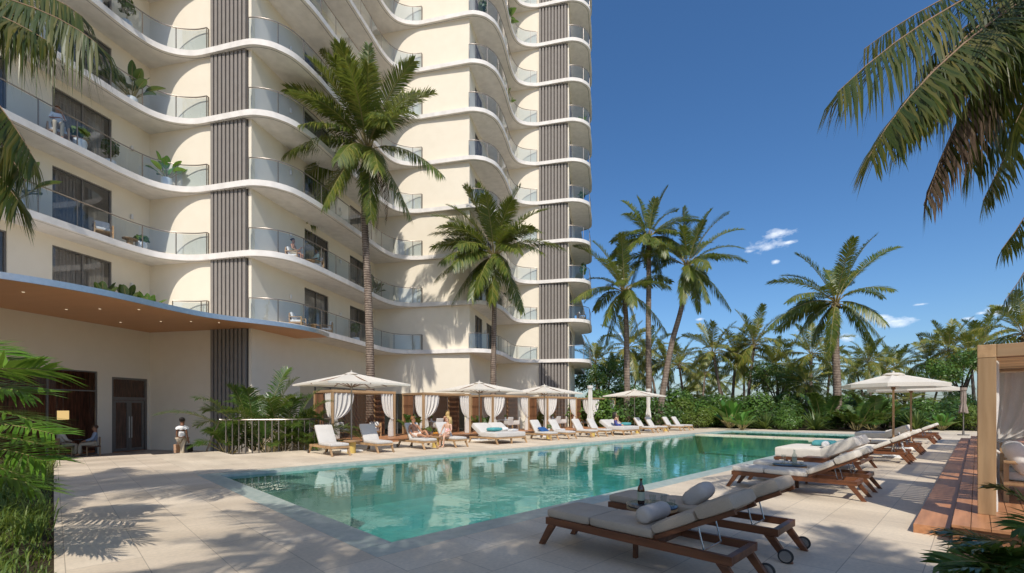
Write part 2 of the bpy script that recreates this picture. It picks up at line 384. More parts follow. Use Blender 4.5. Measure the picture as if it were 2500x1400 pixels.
ms = N(t, 'ShaderNodeMixShader'); link(t, fr.outputs[0], ms.inputs[0]); link(t, tr.outputs[0], ms.inputs[1]); link(t, gl.outputs[0], ms.inputs[2]); link(t, ms.outputs[0], o_.inputs[0]); M['water'] = mt
g = MB(); prect(g, cw+.001, PA-cw-.001, cw+.001, PB-cw-.001, -.075)
structure(place_pool(g.build('pool_water', M['water'], smooth=False)))
g = MB()
for (b0, b1) in ((.5,1.75),(1.82,3.75),(3.82,6.2),(6.27,8.43)): prect(g, 27.35, 28.15, b0, b1, -.11, -.012)
prect(g, 26.0, 27.28, .5, 1.75, -.11, -.012)
structure(place_pool(g.build('stone_walkway', M['deckB'], smooth=False)))

# ================================================================ THE BUILDING
bld = thing('hotel_tower', 'tall cream hotel tower with wavy white balcony slabs and brown louvre strips', 'building', B0, -TH)
Z1, FH, ST, NF = 5.60, 3.385, .28, 11
zs = [Z1+FH*k for k in range(NF)]                         # underside of each slab
PL, Q2, P3, Q4, P5, QE = -6.08, 11.97, 7.35, 20.0, 13.65, 26.5
def tooth_in(p0, q0, over):                              # slab edge sweeping round an inner corner (wall at p0, face at q0)
    return [(p0+over,q0-3.8),(p0+over-.02,q0-2.4),(p0+over+.16,q0-1.25),(p0+over+.66,q0-.62),(p0+over+1.55,q0-.27),(p0+over+2.5,q0-.25)]
def tooth_out(p1, q0):
    return [(p1-.9,q0-.3),(p1+.15,q0-.3),(p1+.78,q0-.1),(p1+1.25,q0+.25),(p1+1.7,q0+1.0),(p1+1.9,q0+2.3),(p1+1.92,q0+3.9)]
edge_pts = [(PL+1.42,-22),(PL+1.42,-14),(PL+1.42,-8)]+tooth_in(PL,0,1.42)+tooth_out(0,0)+[(1.92,6.0)]+tooth_in(0,Q2,1.9)+tooth_out(P3,Q2)+tooth_in(P3,Q4,1.9)[0:]+tooth_out(P5,Q4)[:-2]+[(P5+1.75,Q4+2.3),(P5+1.75,Q4+4.5),(P5+1.55,Q4+5.9),(P5+.6,Q4+6.6)]
EDGE = [Vector((p[0],p[1],0)) for p in smoothcurve([(p[0],p[1],0) for p in edge_pts], 7)]
back = [(P5+.6,34),(-24,34),(-24,-22)]
poly = [(p.x,p.y) for p in EDGE]+back
def inset(P, d):                                         # curve moved to the wall side
    out = []
    for i, p in enumerate(P):
        t = (P[min(i+1,len(P)-1)]-P[max(i-1,0)]).normalized(); out.append(p+Vector((-t.y, t.x, 0))*d)
    return out
G1 = inset(EDGE, .16); G2 = inset(EDGE, .19)
for k, z in enumerate(zs):
    mb = MB(); mb.prism(poly, z, z+ST)
    sl_ = mb.build('floor_slab', M['conc'], bld, ang=30)
    mb = MB()                                            # flat dark strip painted as the shade in the drip groove
    for i in range(len(EDGE)-1):
        a, b, c, d = G1[i], G1[i+1], G2[i+1], G2[i]
        mb.quad((a.x,a.y,z-.003),(b.x,b.y,z-.003),(c.x,c.y,z-.003),(d.x,d.y,z-.003))
    mb.build('drip_groove_shade', M['groove'], sl_, smooth=False)
mb = MB(); mb.prism(poly, zs[-1]+FH, zs[-1]+FH+.6); mb.build('roof', M['conc'], bld, ang=30)

# walls with openings
WALLS = [((PL,-22),(PL,0),'L'),((PL,0),(0,0),'F'),((0,0),(0,Q2),'M'),((0,Q2),(P3,Q2),'G'),((P3,Q2),(P3,Q4),'N'),((P3,Q4),(P5,Q4),'H'),((P5,Q4),(P5,QE),'E'),((P5,QE),(-20,QE),'K')]
OPEN = {'L':[(22-4.25,22-1.85),(22-9.6,22-5.75)],'M':[(4.0,6.3),(8.7,11.1)],'N':[(1.4,3.4),(4.6,6.4)],'E':[(1.0,3.6)]}
wm = MB()
def wall_run(mb, A, B, z0, z1, ops, dep=.16):
    A = Vector((A[0],A[1],0)); B = Vector((B[0],B[1],0)); L = (B-A).length; d = (B-A)/L; inn = Vector((-d.y,d.x,0))
    P = lambda s, z, o=0: tuple(A+d*s+inn*o+Vector((0,0,z)))
    xs = sorted({0, L, *[o[0] for o in ops], *[o[1] for o in ops]}); zz = sorted({z0, z1, *[o[2] for o in ops], *[o[3] for o in ops]})
    for i in range(len(xs)-1):
        for j in range(len(zz)-1):
            xm = (xs[i]+xs[i+1])/2; zm = (zz[j]+zz[j+1])/2
            if any(o[0] < xm < o[1] and o[2] < zm < o[3] for o in ops): continue
            mb.quad(P(xs[i],zz[j]), P(xs[i+1],zz[j]), P(xs[i+1],zz[j+1]), P(xs[i],zz[j+1]))
    for (a,b,c,e) in ops:
        mb.quad(P(a,c),P(a,e),P(a,e,dep),P(a,c,dep)); mb.quad(P(b,c),P(b,c,dep),P(b,e,dep),P(b,e)); mb.quad(P(a,e),P(b,e),P(b,e,dep),P(a,e,dep)); mb.quad(P(a,c),P(a,c,dep),P(b,c,dep),P(b,c))
    return P
def window(P, a, b, z0, z1, nm=1, curtain=1.0, trans=None, name='window', dep=.11, glass='pane'):
    fw = .055; mb = MB()
    def bar(s0, z0_, s1, z1_, o0=dep-.05, o1=dep+.03):
        mb.add([P(s0,z0_,o0),P(s1,z0_,o0),P(s1,z0_,o1),P(s0,z0_,o1),P(s0,z1_,o0),P(s1,z1_,o0),P(s1,z1_,o1),P(s0,z1_,o1)],[(0,3,2,1),(4,5,6,7),(0,1,5,4),(1,2,6,5),(2,3,7,6),(3,0,4,7)])
    bar(a,z0,a+fw,z1); bar(b-fw,z0,b,z1); bar(a+fw,z0,b-fw,z0+fw); bar(a+fw,z1-fw,b-fw,z1)
    for i in range(1, nm+1):
        s = a+(b-a)*i/(nm+1); bar(s-fw/2,z0+fw,s+fw/2,z1-fw)
    if trans:
        xs = [a]+[a+(b-a)*i/(nm+1) for i in range(1,nm+1)]+[b]
        for i in range(nm+1): bar(xs[i]+fw/2+(fw/2 if i==0 else 0),trans-fw/2,xs[i+1]-fw/2-(fw/2 if i==nm else 0),trans+fw/2)
    w = mb.build(name, M['frame'], bld, smooth=False)
    mb = MB(); mb.quad(P(a+.01,z0+.01,dep),P(b-.01,z0+.01,dep),P(b-.01,z1-.01,dep),P(a+.01,z1-.01,dep)); mb.build('pane', M[glass], w, smooth=False)
    if curtain:
        mb = MB(); n = int((b-a)*22); rng = random.Random(int(a*100+z0*7))
        lo = a+.1; hi = a+(b-a)*curtain-.05
        vs = []
        for i in range(n+1):
            s = lo+(hi-lo)*i/n; o = dep+.22+.05*math.sin(i*1.35)+.03*math.sin(i*.41+a); vs += [P(s,z0+.05,o),P(s,z1-.02,o)]
        mb.add(vs, [(2*i,2*i+2,2*i+3,2*i+1) for i in range(n)]); mb.build('curtain', M['drape'], w)
    return w
rng = random.Random(3)
for (A, B, key) in WALLS:
    # ground storey
    if key == 'L': ops = [(22-14.0,22-2.45,-.47,3.35),(22-1.85,22-.12,-.47,3.15)]
    elif key == 'M': ops = [(3.6,11.2,-.3,3.0)]
    elif key == 'G': ops = [(.5,7.0,-.3,2.75)]
    else: ops = []
    P = wall_run(wm, A, B, -.47, Z1, ops)
    for i, o in enumerate(ops):
        if key == 'L' and i == 0: window(P, o[0], o[1], o[2]+.02, o[3], 5, 0, 2.45, glass='lobbyglass')
        elif key == 'L': pass
        else: window(P, o[0], o[1], o[2], o[3], 4, 0)
    for k in range(NF):
        z0 = zs[k]+ST; z1 = zs[k]+FH; ops = [(s0,s1,z0+.02,z1-.38) for (s0,s1) in OPEN.get(key, [])]
        P = wall_run(wm, A, B, z0, z1, ops)
        for o in ops:
            if key in 'NE' and k > 8: continue
            window(P, *o, 1, rng.choice([1,1,.5,.55]))
wm.build('wall', M['wall'], bld, smooth=False)
# door of the ground floor, two glazed leaves under a fanlight
A, B = (PL,-22),(PL,0); dm = MB()
P = wall_run(MB(), A, B, -.47, Z1, [])
a, b = 22-1.85, 22-.12
def bar(mb, s0, z0_, s1, z1_, o0=.04, o1=.13):
    mb.add([P(s0,z0_,o0),P(s1,z0_,o0),P(s1,z0_,o1),P(s0,z0_,o1),P(s0,z1_,o0),P(s1,z1_,o0),P(s1,z1_,o1),P(s0,z1_,o1)],[(0,3,2,1),(4,5,6,7),(0,1,5,4),(1,2,6,5),(2,3,7,6),(3,0,4,7)])
bar(dm,a,-.465,a+.1,3.15); bar(dm,b-.1,-.465,b,3.15); bar(dm,a+.1,3.05,b-.1,3.15); bar(dm,a+.1,2.05,b-.1,2.2)
door = dm.build('door', M['frame'], bld, smooth=False)
for i in range(2):
    s0 = a+.12+(b-a-.24)/2*i; s1 = s0+(b-a-.24)/2-.02; lm = MB()
    bar(lm,s0,-.44,s0+.1,2.03,.06,.11); bar(lm,s1-.1,-.44,s1,2.03,.06,.11); bar(lm,s0+.1,-.44,s1-.1,-.3,.06,.11); bar(lm,s0+.1,1.93,s1-.1,2.03,.06,.11)
    lm.build('door_leaf', M['frame'], door, smooth=False)
    hm = MB(); sx = s1-.05 if i == 0 else s0+.05; hm.tube([P(sx,.2,-.02),P(sx,1.25,-.02)], .018, 8); hm.build('handle', M['metal'], door)
gm = MB(); gm.quad(P(a+.05,-.43,.09),P(b-.05,-.43,.09),P(b-.05,3.1,.09),P(a+.05,3.1,.09)); gm.build('pane', M['pane'], door, smooth=False)
# louvre strips
def louvre(p0, p1, q, z0, z1, n=9):
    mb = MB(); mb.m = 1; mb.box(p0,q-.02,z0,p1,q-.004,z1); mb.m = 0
    w = (p1-p0)/n
    for i in range(n): mb.box(p0+w*i+.003, q-.13, z0, p0+w*i+w*.63, q-.021, z1)
    return mb.build('louvre_strip', [M['fin'], M['finback']], bld, smooth=False)
for k in range(-1, NF):
    z0 = -.46 if k < 0 else zs[k]+ST+.002; z1 = (zs[k+1] if k+1 < NF else zs[k]+FH)-.002
    louvre(-2.25, -.16, 0, z0, z1); louvre(P5-2.55, P5-.10, Q4, z0, z1)
# glass balustrades
def nearest(pt): return min(range(len(EDGE)), key=lambda i: (EDGE[i]-Vector((pt[0],pt[1],0))).length)
RC = inset(EDGE, .10)
def resample(P, step):
    out = [P[0].copy()]; acc = 0
    for i in range(len(P)-1):
        seg = (P[i+1]-P[i]); L = seg.length; s = step-acc
        while s <= L:
            out.append(P[i]+seg*(s/L)); s += step
        acc = (acc+L) % step
    if (out[-1]-P[-1]).length > .3: out.append(P[-1].copy())
    else: out[-1] = P[-1].copy()
    return out
sections = [((PL+1.42,-16),(-2.42,-.25),'end'),((.02,-.32),(3.75,Q2-.26),'both'),((P3+.02,Q2-.32),(P5-2.75,Q4-.26),'both'),((P5+.05,Q4-.32),(P5+.9,Q4+6.4),'start')]
def railing(k, sec):
    (A, B, mode) = sec; i0, i1 = nearest(A), nearest(B); C = [v.copy() for v in RC[i0:i1+1]]
    z = zs[k]+ST; mb = MB(); gl = MB()
    wallq = {0:-.02, 1:Q2-.02, 2:Q4-.02}
    si = sections.index(sec)
    if si < 3: C.append(Vector((C[-1].x+.0, wallq[si], 0)))
    posts = resample(C[:-1] if si < 3 else C, 1.35)
    for q in posts: mb.box(q.x-.017,q.y-.017,z,q.x+.017,q.y+.017,z+1.08)
    top = [Vector((v.x,v.y,z+1.1)) for v in C]
    mb.tube(top, .026, 6)
    if si < 3: q = C[-1]; mb.box(q.x-.02,q.y-.03,z,q.x+.02,q.y+.01,z+1.08)
    r = mb.build('balcony_railing', M['rail'], bld, ang=60)
    for i in range(len(C)-1):
        a, b = C[i], C[i+1]; gl.quad((a.x,a.y,z+.05),(b.x,b.y,z+.05),(b.x,b.y,z+1.04),(a.x,a.y,z+1.04))
    gl.build('glass_panel', M['bglass'], r, smooth=True)
for k in range(NF):
    for i, sec in enumerate(sections):
        if k == 0 and i == 0: sections[0] = ((-4.0,-.62), sec[1], sec[2]); railing(k, sections[0]); sections[0] = sec
        else: railing(k, sec)
# porch canopy: timber underside behind a curved steel edge
cp = [(-7.5,-15),(-4.2,-12.2),(-2.0,-10.2),(-.75,-8.7),(-.1,-6.7),(-.05,-4.6),(.1,-3.0),(.55,-1.9),(1.1,-1.15),(1.7,-.2),(2.1,.75),(2.25,2.0),(1.97,3.3)]
CE = smoothcurve([(p[0],p[1],0) for p in cp], 7); ci = nearest((1.92,3.3))
mb = MB(); mb.prism([(p.x,p.y) for p in CE]+[(.03,3.3),(.03,-.03),(PL+.03,-.03),(PL+.03,-15)], Z1-.05, Z1-.01)
can = mb.build('porch_canopy', M['soffitwood'], bld, smooth=False)
mb = MB(); C2 = inset(CE, -.06)
for i in range(len(CE)-1):
    a, b, c, d = CE[i], CE[i+1], C2[i+1], C2[i]
    za, zb = Z1-.06, Z1+.15
    mb.add([(a.x,a.y,za),(b.x,b.y,za),(c.x,c.y,za),(d.x,d.y,za),(a.x,a.y,zb),(b.x,b.y,zb),(c.x,c.y,zb),(d.x,d.y,zb)],[(0,1,2,3),(4,7,6,5),(3,2,6,7),(0,4,5,1)])
mb.build('steel_edge', M['metal'], can, ang=40)
mb = MB(); mb.prism([(p.x,p.y) for p in CE]+[(.03,3.3),(.03,-.03),(PL+.03,-.03),(PL+.03,-15)], Z1+.002, Z1+.13); mb.build('canopy_top', M['conc'], can, ang=30)
mt, t = newmat('lamp_glow'); e_ = N(t,'ShaderNodeEmission'); e_.inputs[0].default_value = (1,.82,.55,1); e_.inputs[1].default_value = .55; o_ = N(t,'ShaderNodeOutputMaterial'); link(t,e_.outputs[0],o_.inputs[0]); M['glow'] = mt
for (p_, q_) in ((-4.9,-8.2),(-3.6,-8.0),(-2.2,-7.6),(-3.9,-5.2),(-2.5,-5.0),(-1.1,-4.6),(-2.6,-2.4),(-1.3,-2.1),(-.3,-1.6),(-4.6,-2.6)):
    mb = MB(); mb.lathe([(.04,0),(.04,.012)], 14, (p_,q_,Z1-.062)); mb.build('downlight', M['glow'], can)
# wall lamps on the balconies
for k in range(NF-3):
    for (p_, q_, dx) in ((PL+.06,-.95,1),(.06,2.75,1),(.06,7.5,1),(P3+.06,4.0+Q2,1)):
        mb = MB(); mb.lathe([(.055,0),(.06,.02),(.06,.2),(.055,.22)], 12, (p_,q_,zs[k]+ST+1.75)); mb.build('wall_lamp', M['conc'], bld)
# lobby seen through the ground floor window
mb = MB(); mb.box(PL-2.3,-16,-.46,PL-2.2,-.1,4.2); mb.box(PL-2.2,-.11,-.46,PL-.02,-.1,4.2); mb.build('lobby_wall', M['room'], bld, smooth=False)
mb = MB(); mb.box(PL-2.2,-16,-.466,PL-.02,-.1,-.462); mb.build('lobby_floor', M['soffitwood'], bld, smooth=False)
# ================================================================ PALMS
M['palm'] = leafmat('palm_leaf', (.032,.065,.012), (.09,.13,.022), (.30,.26,.05), .30, .36, .5)
M['palmY'] = leafmat('palm_leaf_far', (.05,.09,.017), (.16,.185,.03), (.46,.32,.05), .30, .42, .25)
M['palmN'] = leafmat('palm_leaf_near', (.022,.045,.010), (.06,.085,.018), (.24,.19,.05), .34, .34, .9)
M['areca'] = leafmat('areca_leaf', (.020,.055,.012), (.055,.115,.02), (.16,.21,.04), .30, .32, 1.0)
M['fan'] = leafmat('fan_leaf', (.035,.10,.015), (.085,.20,.022), (.20,.33,.04), .35, .33, 1.5)
M['dead'] = leafmat('dead_leaf', (.10,.065,.045), (.16,.11,.075), (.27,.20,.13), .15, .8, 1.0, .1, (.25,.15,.06))
M['rachis'] = simple('frond_stem', (.30,.25,.085), (.22,.16,.07), 6, .5)
M['rachisB'] = simple('frond_stem_brown', (.27,.17,.10), (.20,.125,.075), 6, .6)
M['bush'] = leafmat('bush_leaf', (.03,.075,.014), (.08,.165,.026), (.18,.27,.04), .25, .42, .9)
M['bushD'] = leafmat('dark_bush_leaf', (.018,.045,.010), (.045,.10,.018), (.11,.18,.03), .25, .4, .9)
M['bushY'] = leafmat('yellow_bush_leaf', (.05,.09,.014), (.12,.18,.025), (.22,.27,.04), .28, .45, .9)
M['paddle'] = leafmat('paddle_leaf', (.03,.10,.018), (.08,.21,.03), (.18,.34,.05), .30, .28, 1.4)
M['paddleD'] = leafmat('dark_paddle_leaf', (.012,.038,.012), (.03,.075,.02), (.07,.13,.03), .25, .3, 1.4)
M['spike'] = leafmat('spike_leaf', (.035,.075,.02), (.09,.14,.035), (.20,.24,.07), .25, .4, 1.2)
M['grass'] = leafmat('grass_blade', (.045,.095,.015), (.12,.19,.03), (.25,.29,.06), .35, .5, 1.6)
mt, t = newmat('palm_bark'); p_, o_ = principled(t, .85, .15)
col, fac, mp = noise_col(t, (.15,.11,.085), (.31,.245,.19), 5, 9, (1,1,.5), .3, .7, True)
tc_ = N(t, 'ShaderNodeTexCoord'); wv = N(t, 'ShaderNodeTexWave'); wv.wave_type = 'BANDS'; wv.bands_direction = 'Z'; wv.inputs['Scale'].default_value = 2.3; wv.inputs['Distortion'].default_value = 1.4; wv.inputs['Detail'].default_value = 3; wv.inputs['Detail Scale'].default_value = 2.5
link(t, tc_.outputs['Object'], wv.inputs['Vector'])
cr = N(t, 'ShaderNodeValToRGB'); cr.color_ramp.elements[0].color = (.42,.38,.36,1); cr.color_ramp.elements[1].color = (1.1,1.1,1.1,1); cr.color_ramp.elements[1].position = .55; link(t, wv.outputs['Fac'], cr.inputs[0])
link(t, mix(t, col, cr.outputs[0], 1.0, 'MULTIPLY'), p_.inputs['Base Color']); bump(t, p_, wv.outputs['Fac'], .6, .03); M['bark'] = mt
M['nut'] = simple('coconut', (.16,.12,.03), (.10,.07,.025), 5, .5)
M['trunkD'] = simple('dark_bark', (.10,.075,.055), (.06,.045,.035), 7, .9, .1, bs=.5, bd=.02, stretch=(1,1,.3))

def bez3(a, b, c, t): return a*(1-t)**2+b*(2*t*(1-t))+c*t*t
def frond(mb, A, Bc, Cc, nl, L, w, rng, vang=.25, droop=.35, stem=.035, start=.16, m_leaf=0, m_stem=1, dens=1.0, curl=0.5, tipf=.42, gap=0.0):
    A, Bc, Cc = Vector(A), Vector(Bc), Vector(Cc); up = Vector((0,0,1)); roll = rng.uniform(-.45,.45)
    mb.m = m_stem
    ps = [bez3(A,Bc,Cc,i/9) for i in range(10)]
    mb.tube(ps, [stem*(1-.85*i/9) for i in range(10)], 4, False)
    mb.m = m_leaf
    for i in range(nl):
        f = i/(nl-1); t = start+(1-start)*f
        p = bez3(A,Bc,Cc,t); tg = ((Bc-A)*(1-t)+(Cc-Bc)*t).normalized()
        sd = tg.cross(up)
        if sd.length < .15: sd = tg.cross(Vector((1,.3,0)))
        sd.normalize(); nr = sd.cross(tg).normalized()
        q = Matrix.Rotation(roll*(.4+f), 3, tg); sd = q @ sd; nr = q @ nr
        env = min(1, .42+1.9*f)*(1 if f < .55 else 1-(1-tipf)*((f-.55)/.45)**1.5)
        for s in (-1, 1):
            if rng.random() < gap: continue
            fa = .45+.55*f+rng.uniform(-.12,.12)
            d = (sd*s*math.cos(fa)+tg*math.sin(fa)+nr*(vang+rng.uniform(-.14,.14))).normalized()
            l = L*env*rng.uniform(.82,1.1); dr = droop*rng.uniform(.6,1.5)
            m = p+d*l*.5-up*l*dr*.22; e = p+d*l*(1-.3*dr)-up*l*dr*curl*1.6
            bw = d.cross(nr).normalized()*w*.5
            mb.add([p-bw*.5, p+bw*.5, m+bw, m-bw, e], [(0,1,2,3),(3,2,4)])
def palm_trunk(path, r0, r1, name, parent, seg=.11, n=12):
    C = smoothcurve(path, 30); L = sum((C[i+1]-C[i]).length for i in range(len(C)-1))
    k = max(24, min(150, int(L/seg))); pts = []; rr = []
    for i in range(k+1):
        t = i/k; x = t*(len(C)-1); j = min(int(x), len(C)-2); p = C[j].lerp(C[j+1], x-j)
        base = r1+(r0-r1)*(1-t)**1.15+r0*.7*max(0, 1-t*L/.7)**2*.6
        pts.append(p); rr.append(base*(1+.045*(1 if i % 2 else -1)))
    mb = MB(); mb.tube(pts, rr, n, False); return mb.build(name, M['bark'], parent, ang=180)
def crown_tips(rng, n, L, spread=1.0):                  # generic crown: fronds from upright to hanging
    out = []
    for i in range(n):
        az = i*2.39996+rng.uniform(-.25,.25); e = 1.25-2.0*((i+.5)/n)**1.05+rng.uniform(-.12,.12); l = L*rng.uniform(.85,1.08)
        d = Vector((math.cos(az)*math.cos(e), math.sin(az)*math.cos(e), math.sin(e)))
        tip = d*l; tip.z -= l*.20*math.cos(e); out.append(tip)
    return out
def crown(mb, C, tips, rng, nl, L, w, sag=.30, **kw):
    C = Vector(C)
    for tp in tips:
        T = Vector(tp); l = T.length; hz = Vector((T.x,T.y,0))
        b = C+T*.48+Vector((0,0,1))*l*sag*(.55+.45*min(1, hz.length/max(l,1e-3)))
        a = C+T.normalized()*.12
        down = max(0, min(1, .5-T.z/l))
        frond(mb, a, b, C+T, nl, L, w, rng, vang=.34-.45*down, droop=.25+.38*down, **kw)

def big_palm(label, base_px, depth, path_px, crown_px, tips_px, Lf, leaf, w, r0, r1, seed, group, mat='palm', nuts=True, dead=(), nl=96, base_z=-.02):
    rng = random.Random(seed)
    b = px(*base_px, depth); b.z = base_z
    th = thing('coconut_palm', label, 'palm tree', b, 0, group)
    path = [b]+[px(x, y, depth) for (x, y) in path_px]+[px(*crown_px, depth)]
    palm_trunk(path, r0, r1, 'trunk', th).matrix_basis = Matrix.Translation(-b)
    C = px(*crown_px, depth); mb = MB(); tips = []
    k = depth/F
    for tp in tips_px:
        dx, dz = (tp[0]-crown_px[0])*k, (crown_px[1]-tp[1])*k
        pl = math.hypot(dx, dz); full = Lf*rng.uniform(.95,1.05)
        dy = math.sqrt(max(.05, full*full-pl*pl))*(-.8 if depth < 34 else tp[2] if len(tp) > 2 else rng.choice((-1,1)))*.9
        tips.append(Vector((dx, dy, dz)))
    tips += [Vector((rng.uniform(-1,1), rng.uniform(-1.,-.2) if depth < 34 else rng.uniform(.4,1.), rng.uniform(-.5,.9))).normalized()*Lf*.9 for i in range(9)]
    crown(mb, C-b, tips, rng, nl, leaf, w)
    mb.build('crown', [M[mat], M['rachis']], th, ang=180)
    if dead:
        mb = MB()
        for (x, y) in dead:
            T = Vector(((x-crown_px[0])*k, rng.uniform(-.5,.1), (crown_px[1]-y)*k)); C0 = C-b
            frond(mb, C0, C0+Vector((T.x*1.3,T.y,T.z*.25)), C0+T, 40, leaf*.7, w*.9, rng, vang=-.5, droop=1.1)
        mb.build('dead_frond', [M['dead'], M['rachisB']], th, ang=180)
    if nuts:
        mb = MB()
        for i in range(9):
            g = i*.7; mb.ball(C-b+Vector((math.cos(g)*.28, math.sin(g)*.28, -.28-.1*(i%3))), (.11,.11,.14), 8, 6)
        for i in range(7):
            g = i*.9; mb.tube([C-b+Vector((math.cos(g)*.12,math.sin(g)*.12,-.45)), C-b+Vector((math.cos(g)*.2,math.sin(g)*.2,.1)), C-b+Vector((math.cos(g)*.34,math.sin(g)*.34,.5))], [.08,.07,.02], 5)
        mb.build('coconut_bunch', M['nut'], th)
    return th
GP = 'tall coconut palms round the pool'
big_palm('tallest thick-trunked palm standing against the hotel behind the first cabana', (903,1050), 27.0, [(904,900),(898,700),(890,520)], (897,365),
    [(700,490),(745,570,-.6),(690,255),(760,300),(785,130),(845,170),(893,130),(915,150),(1025,205),(1050,310),(1085,450),(1010,545),(960,480),(830,545),(880,470,-1),(925,560,-.6),(800,400,-.8),(990,400,-.8),(1040,360),(870,250,-.5),(940,260,-.5)],
    5.4, 1.15, .06, .27, .165, 11, GP, dead=[(925,565),(948,540),(905,590)])
big_palm('medium palm against the hotel behind the second cabana, trunk rising between two umbrellas', (1207,1050), 32.95, [(1204,930),(1206,820),(1207,740)], (1207,625),
    [(1068,550),(1090,590),(1075,700,-.5),(1110,748),(1165,455),(1140,480),(1270,460),(1330,545),(1370,625),(1320,650),(1275,770),(1240,700,-.8),(1205,755,-1),(1170,735,-.5),(1130,640,-.7),(1250,540,-.5),(1190,520,.6),(1300,600,-.6)],
    5.1, 1.12, .065, .225, .145, 12, GP, dead=[(1195,740)])
big_palm('short straight palm right of the hotel, lowest crown of the three at the corner', (1530,1042), 40, [(1531,950),(1530,860),(1529,790)], (1524,712),
    [(1402,605),(1395,745),(1440,665),(1475,850),(1465,800,-.6),(1520,770,-1),(1560,840),(1620,820),(1650,680),(1590,615),(1545,590),(1500,600),(1450,590),(1610,720,-.7),(1490,720,-.8)],
    5.0, 1.0, .06, .30, .19, 13, GP)
big_palm('tall straight palm at the right of the building, highest crown of the three', (1584,1042), 42, [(1584,930),(1583,800),(1584,680)], (1583,580),
    [(1503,555),(1525,590,-.6),(1510,640),(1530,475),(1565,465),(1622,468),(1665,500),(1705,530),(1690,560),(1640,600,-.8),(1600,650,-.9),(1655,640),(1545,620,-.8),(1590,500,-.4),(1620,700,.4),(1540,700,.4)],
    4.6, .95, .06, .31, .20, 14, GP)
big_palm('leaning palm bending right beside the two straight palms', (1608,1042), 41, [(1618,960),(1640,840),(1664,750)], (1678,650),
    [(1560,620),(1505,640,.5),(1580,560),(1630,590),(1670,505),(1740,510),(1780,520),(1815,605),(1818,640),(1815,560,.6),(1780,755),(1735,745),(1705,750,-.8),(1680,690,-1),(1640,755),(1655,700,-.7),(1740,660,-.8),(1700,560,-.5)],
    5.0, 1.0, .06, .31, .19, 15, GP, dead=[(1665,740),(1672,755)])
big_palm('large lone palm with a wide open crown right of centre, beyond the far pool end', (2046,1040), 39, [(2044,950),(2040,850),(2042,800)], (2041,738),
    [(1900,680),(1893,750),(1880,800),(1925,860),(1985,870),(1965,610),(2010,620),(2145,572),(2190,607),(2198,715),(2120,680,.5),(2130,855),(2158,845),(2075,810,-.8),(2030,830,.6),(1960,720,-.6),(2060,640,.6),(2080,740,-.9)],
    5.6, 1.05, .065, .34, .22, 16, GP)

# ---- near palms whose fronds hang into the top of the picture, and whose shade lies over the front of the terrace
def near_palm(label, base, crownp, ftips, seed, group, nl=130, leaf=1.1, w=.025, extra=10, mat='palmN', Lx=3.9, lo=-.55, dry=()):
    rng = random.Random(seed); base = Vector(base); C = Vector(crownp)
    th = thing('coconut_palm', label, 'palm tree', base, 0, group)
    mid = base.lerp(C,.5)+Vector((.25,.1,0)); palm_trunk([base-base, mid-base, C-base], .26, .17, 'trunk', th)
    mb = MB()
    for (ctrl, tip, ll, dr) in ftips:
        frond(mb, C-base, Vector(ctrl)-base, Vector(tip)-base, nl, leaf*ll*.92, w, rng, vang=-.32, droop=dr, stem=.022, start=.2, gap=.2, curl=.55)
    i = 0
    while i < extra:
        T = Vector((rng.uniform(-1,1), rng.uniform(-1,1), rng.uniform(lo,.8)));
        if T.length < .3: continue
        T = T.normalized()*Lx*rng.uniform(.85,1.05); i += 1
        if (C+T).y > 2.2 and abs((C+T).x)/(C+T).y < 1.3: T.y = -abs(T.y)
        crown(mb, C-base, [T], rng, 56, leaf, w, .25)
    mb.build('crown', [M[mat], M['rachisB']], th, ang=180)
    if dry:
        mb = MB()
        for (ctrl, tip, ll, dr) in dry: frond(mb, C-base, Vector(ctrl)-base, Vector(tip)-base, 60, leaf*ll, w, rng, vang=-.7, droop=dr, stem=.02, start=.35, gap=.15)
        mb.build('dead_frond', [M['dead'], M['rachisB']], th, ang=180)
    return th
# right: crown just beyond the upper right corner
Cr = Vector((7.6, 5.6, 7.3))
def P_(x, y, d): return px(x, y, d)
near_palm('near palm hanging its fronds into the upper right corner against the sky', (10.98,3.8,-.5), Cr, [
    (P_(2330,-60,5.2), P_(2045,225,5.0), .78, .75), (P_(2400,-40,5.0), P_(2155,330,4.8), .55, .7), (P_(2290,60,4.7), P_(2120,385,4.6), .72, .35),
    (P_(2400,40,5.4), P_(2255,500,5.3), .55, 1.0), (P_(2440,60,5.6), P_(2330,330,5.6), .7, .9), (P_(2480,20,5.1), P_(2430,270,5.1), .8, .8),
    (P_(2540,200,5.3), P_(2400,490,5.3), .55, .5), (P_(2560,120,5.0), P_(2480,300,4.8), .7, .8), (P_(2420,-30,6.0), P_(2235,180,6.0), .6, .9),
    (P_(2380,-90,5.6), P_(2110,120,5.6), .7, .9), (P_(2440,-20,5.2), P_(2300,250,5.2), .75, 1.0), (P_(2350,20,5.0), P_(2200,300,4.9), .6, .9), (P_(2470,60,5.8), P_(2370,400,5.8), .7, 1.0), (P_(2380,80,4.9), P_(2180,370,4.7), .5, .6), (P_(2600,420,6.2), P_(2445,610,6.2), .5, .6), (P_(2600,560,6.2), P_(2452,735,6.3), .5, .55)], 21, 'near palms framing the view', extra=9, Lx=3.4, dry=[(P_(2390,60,5.2), P_(2265,480,5.1), .42, 1.1), (P_(2440,40,5.4), P_(2290,420,5.3), .45, 1.1), (P_(2330,100,4.9), P_(2235,310,4.8), .3, .9)])
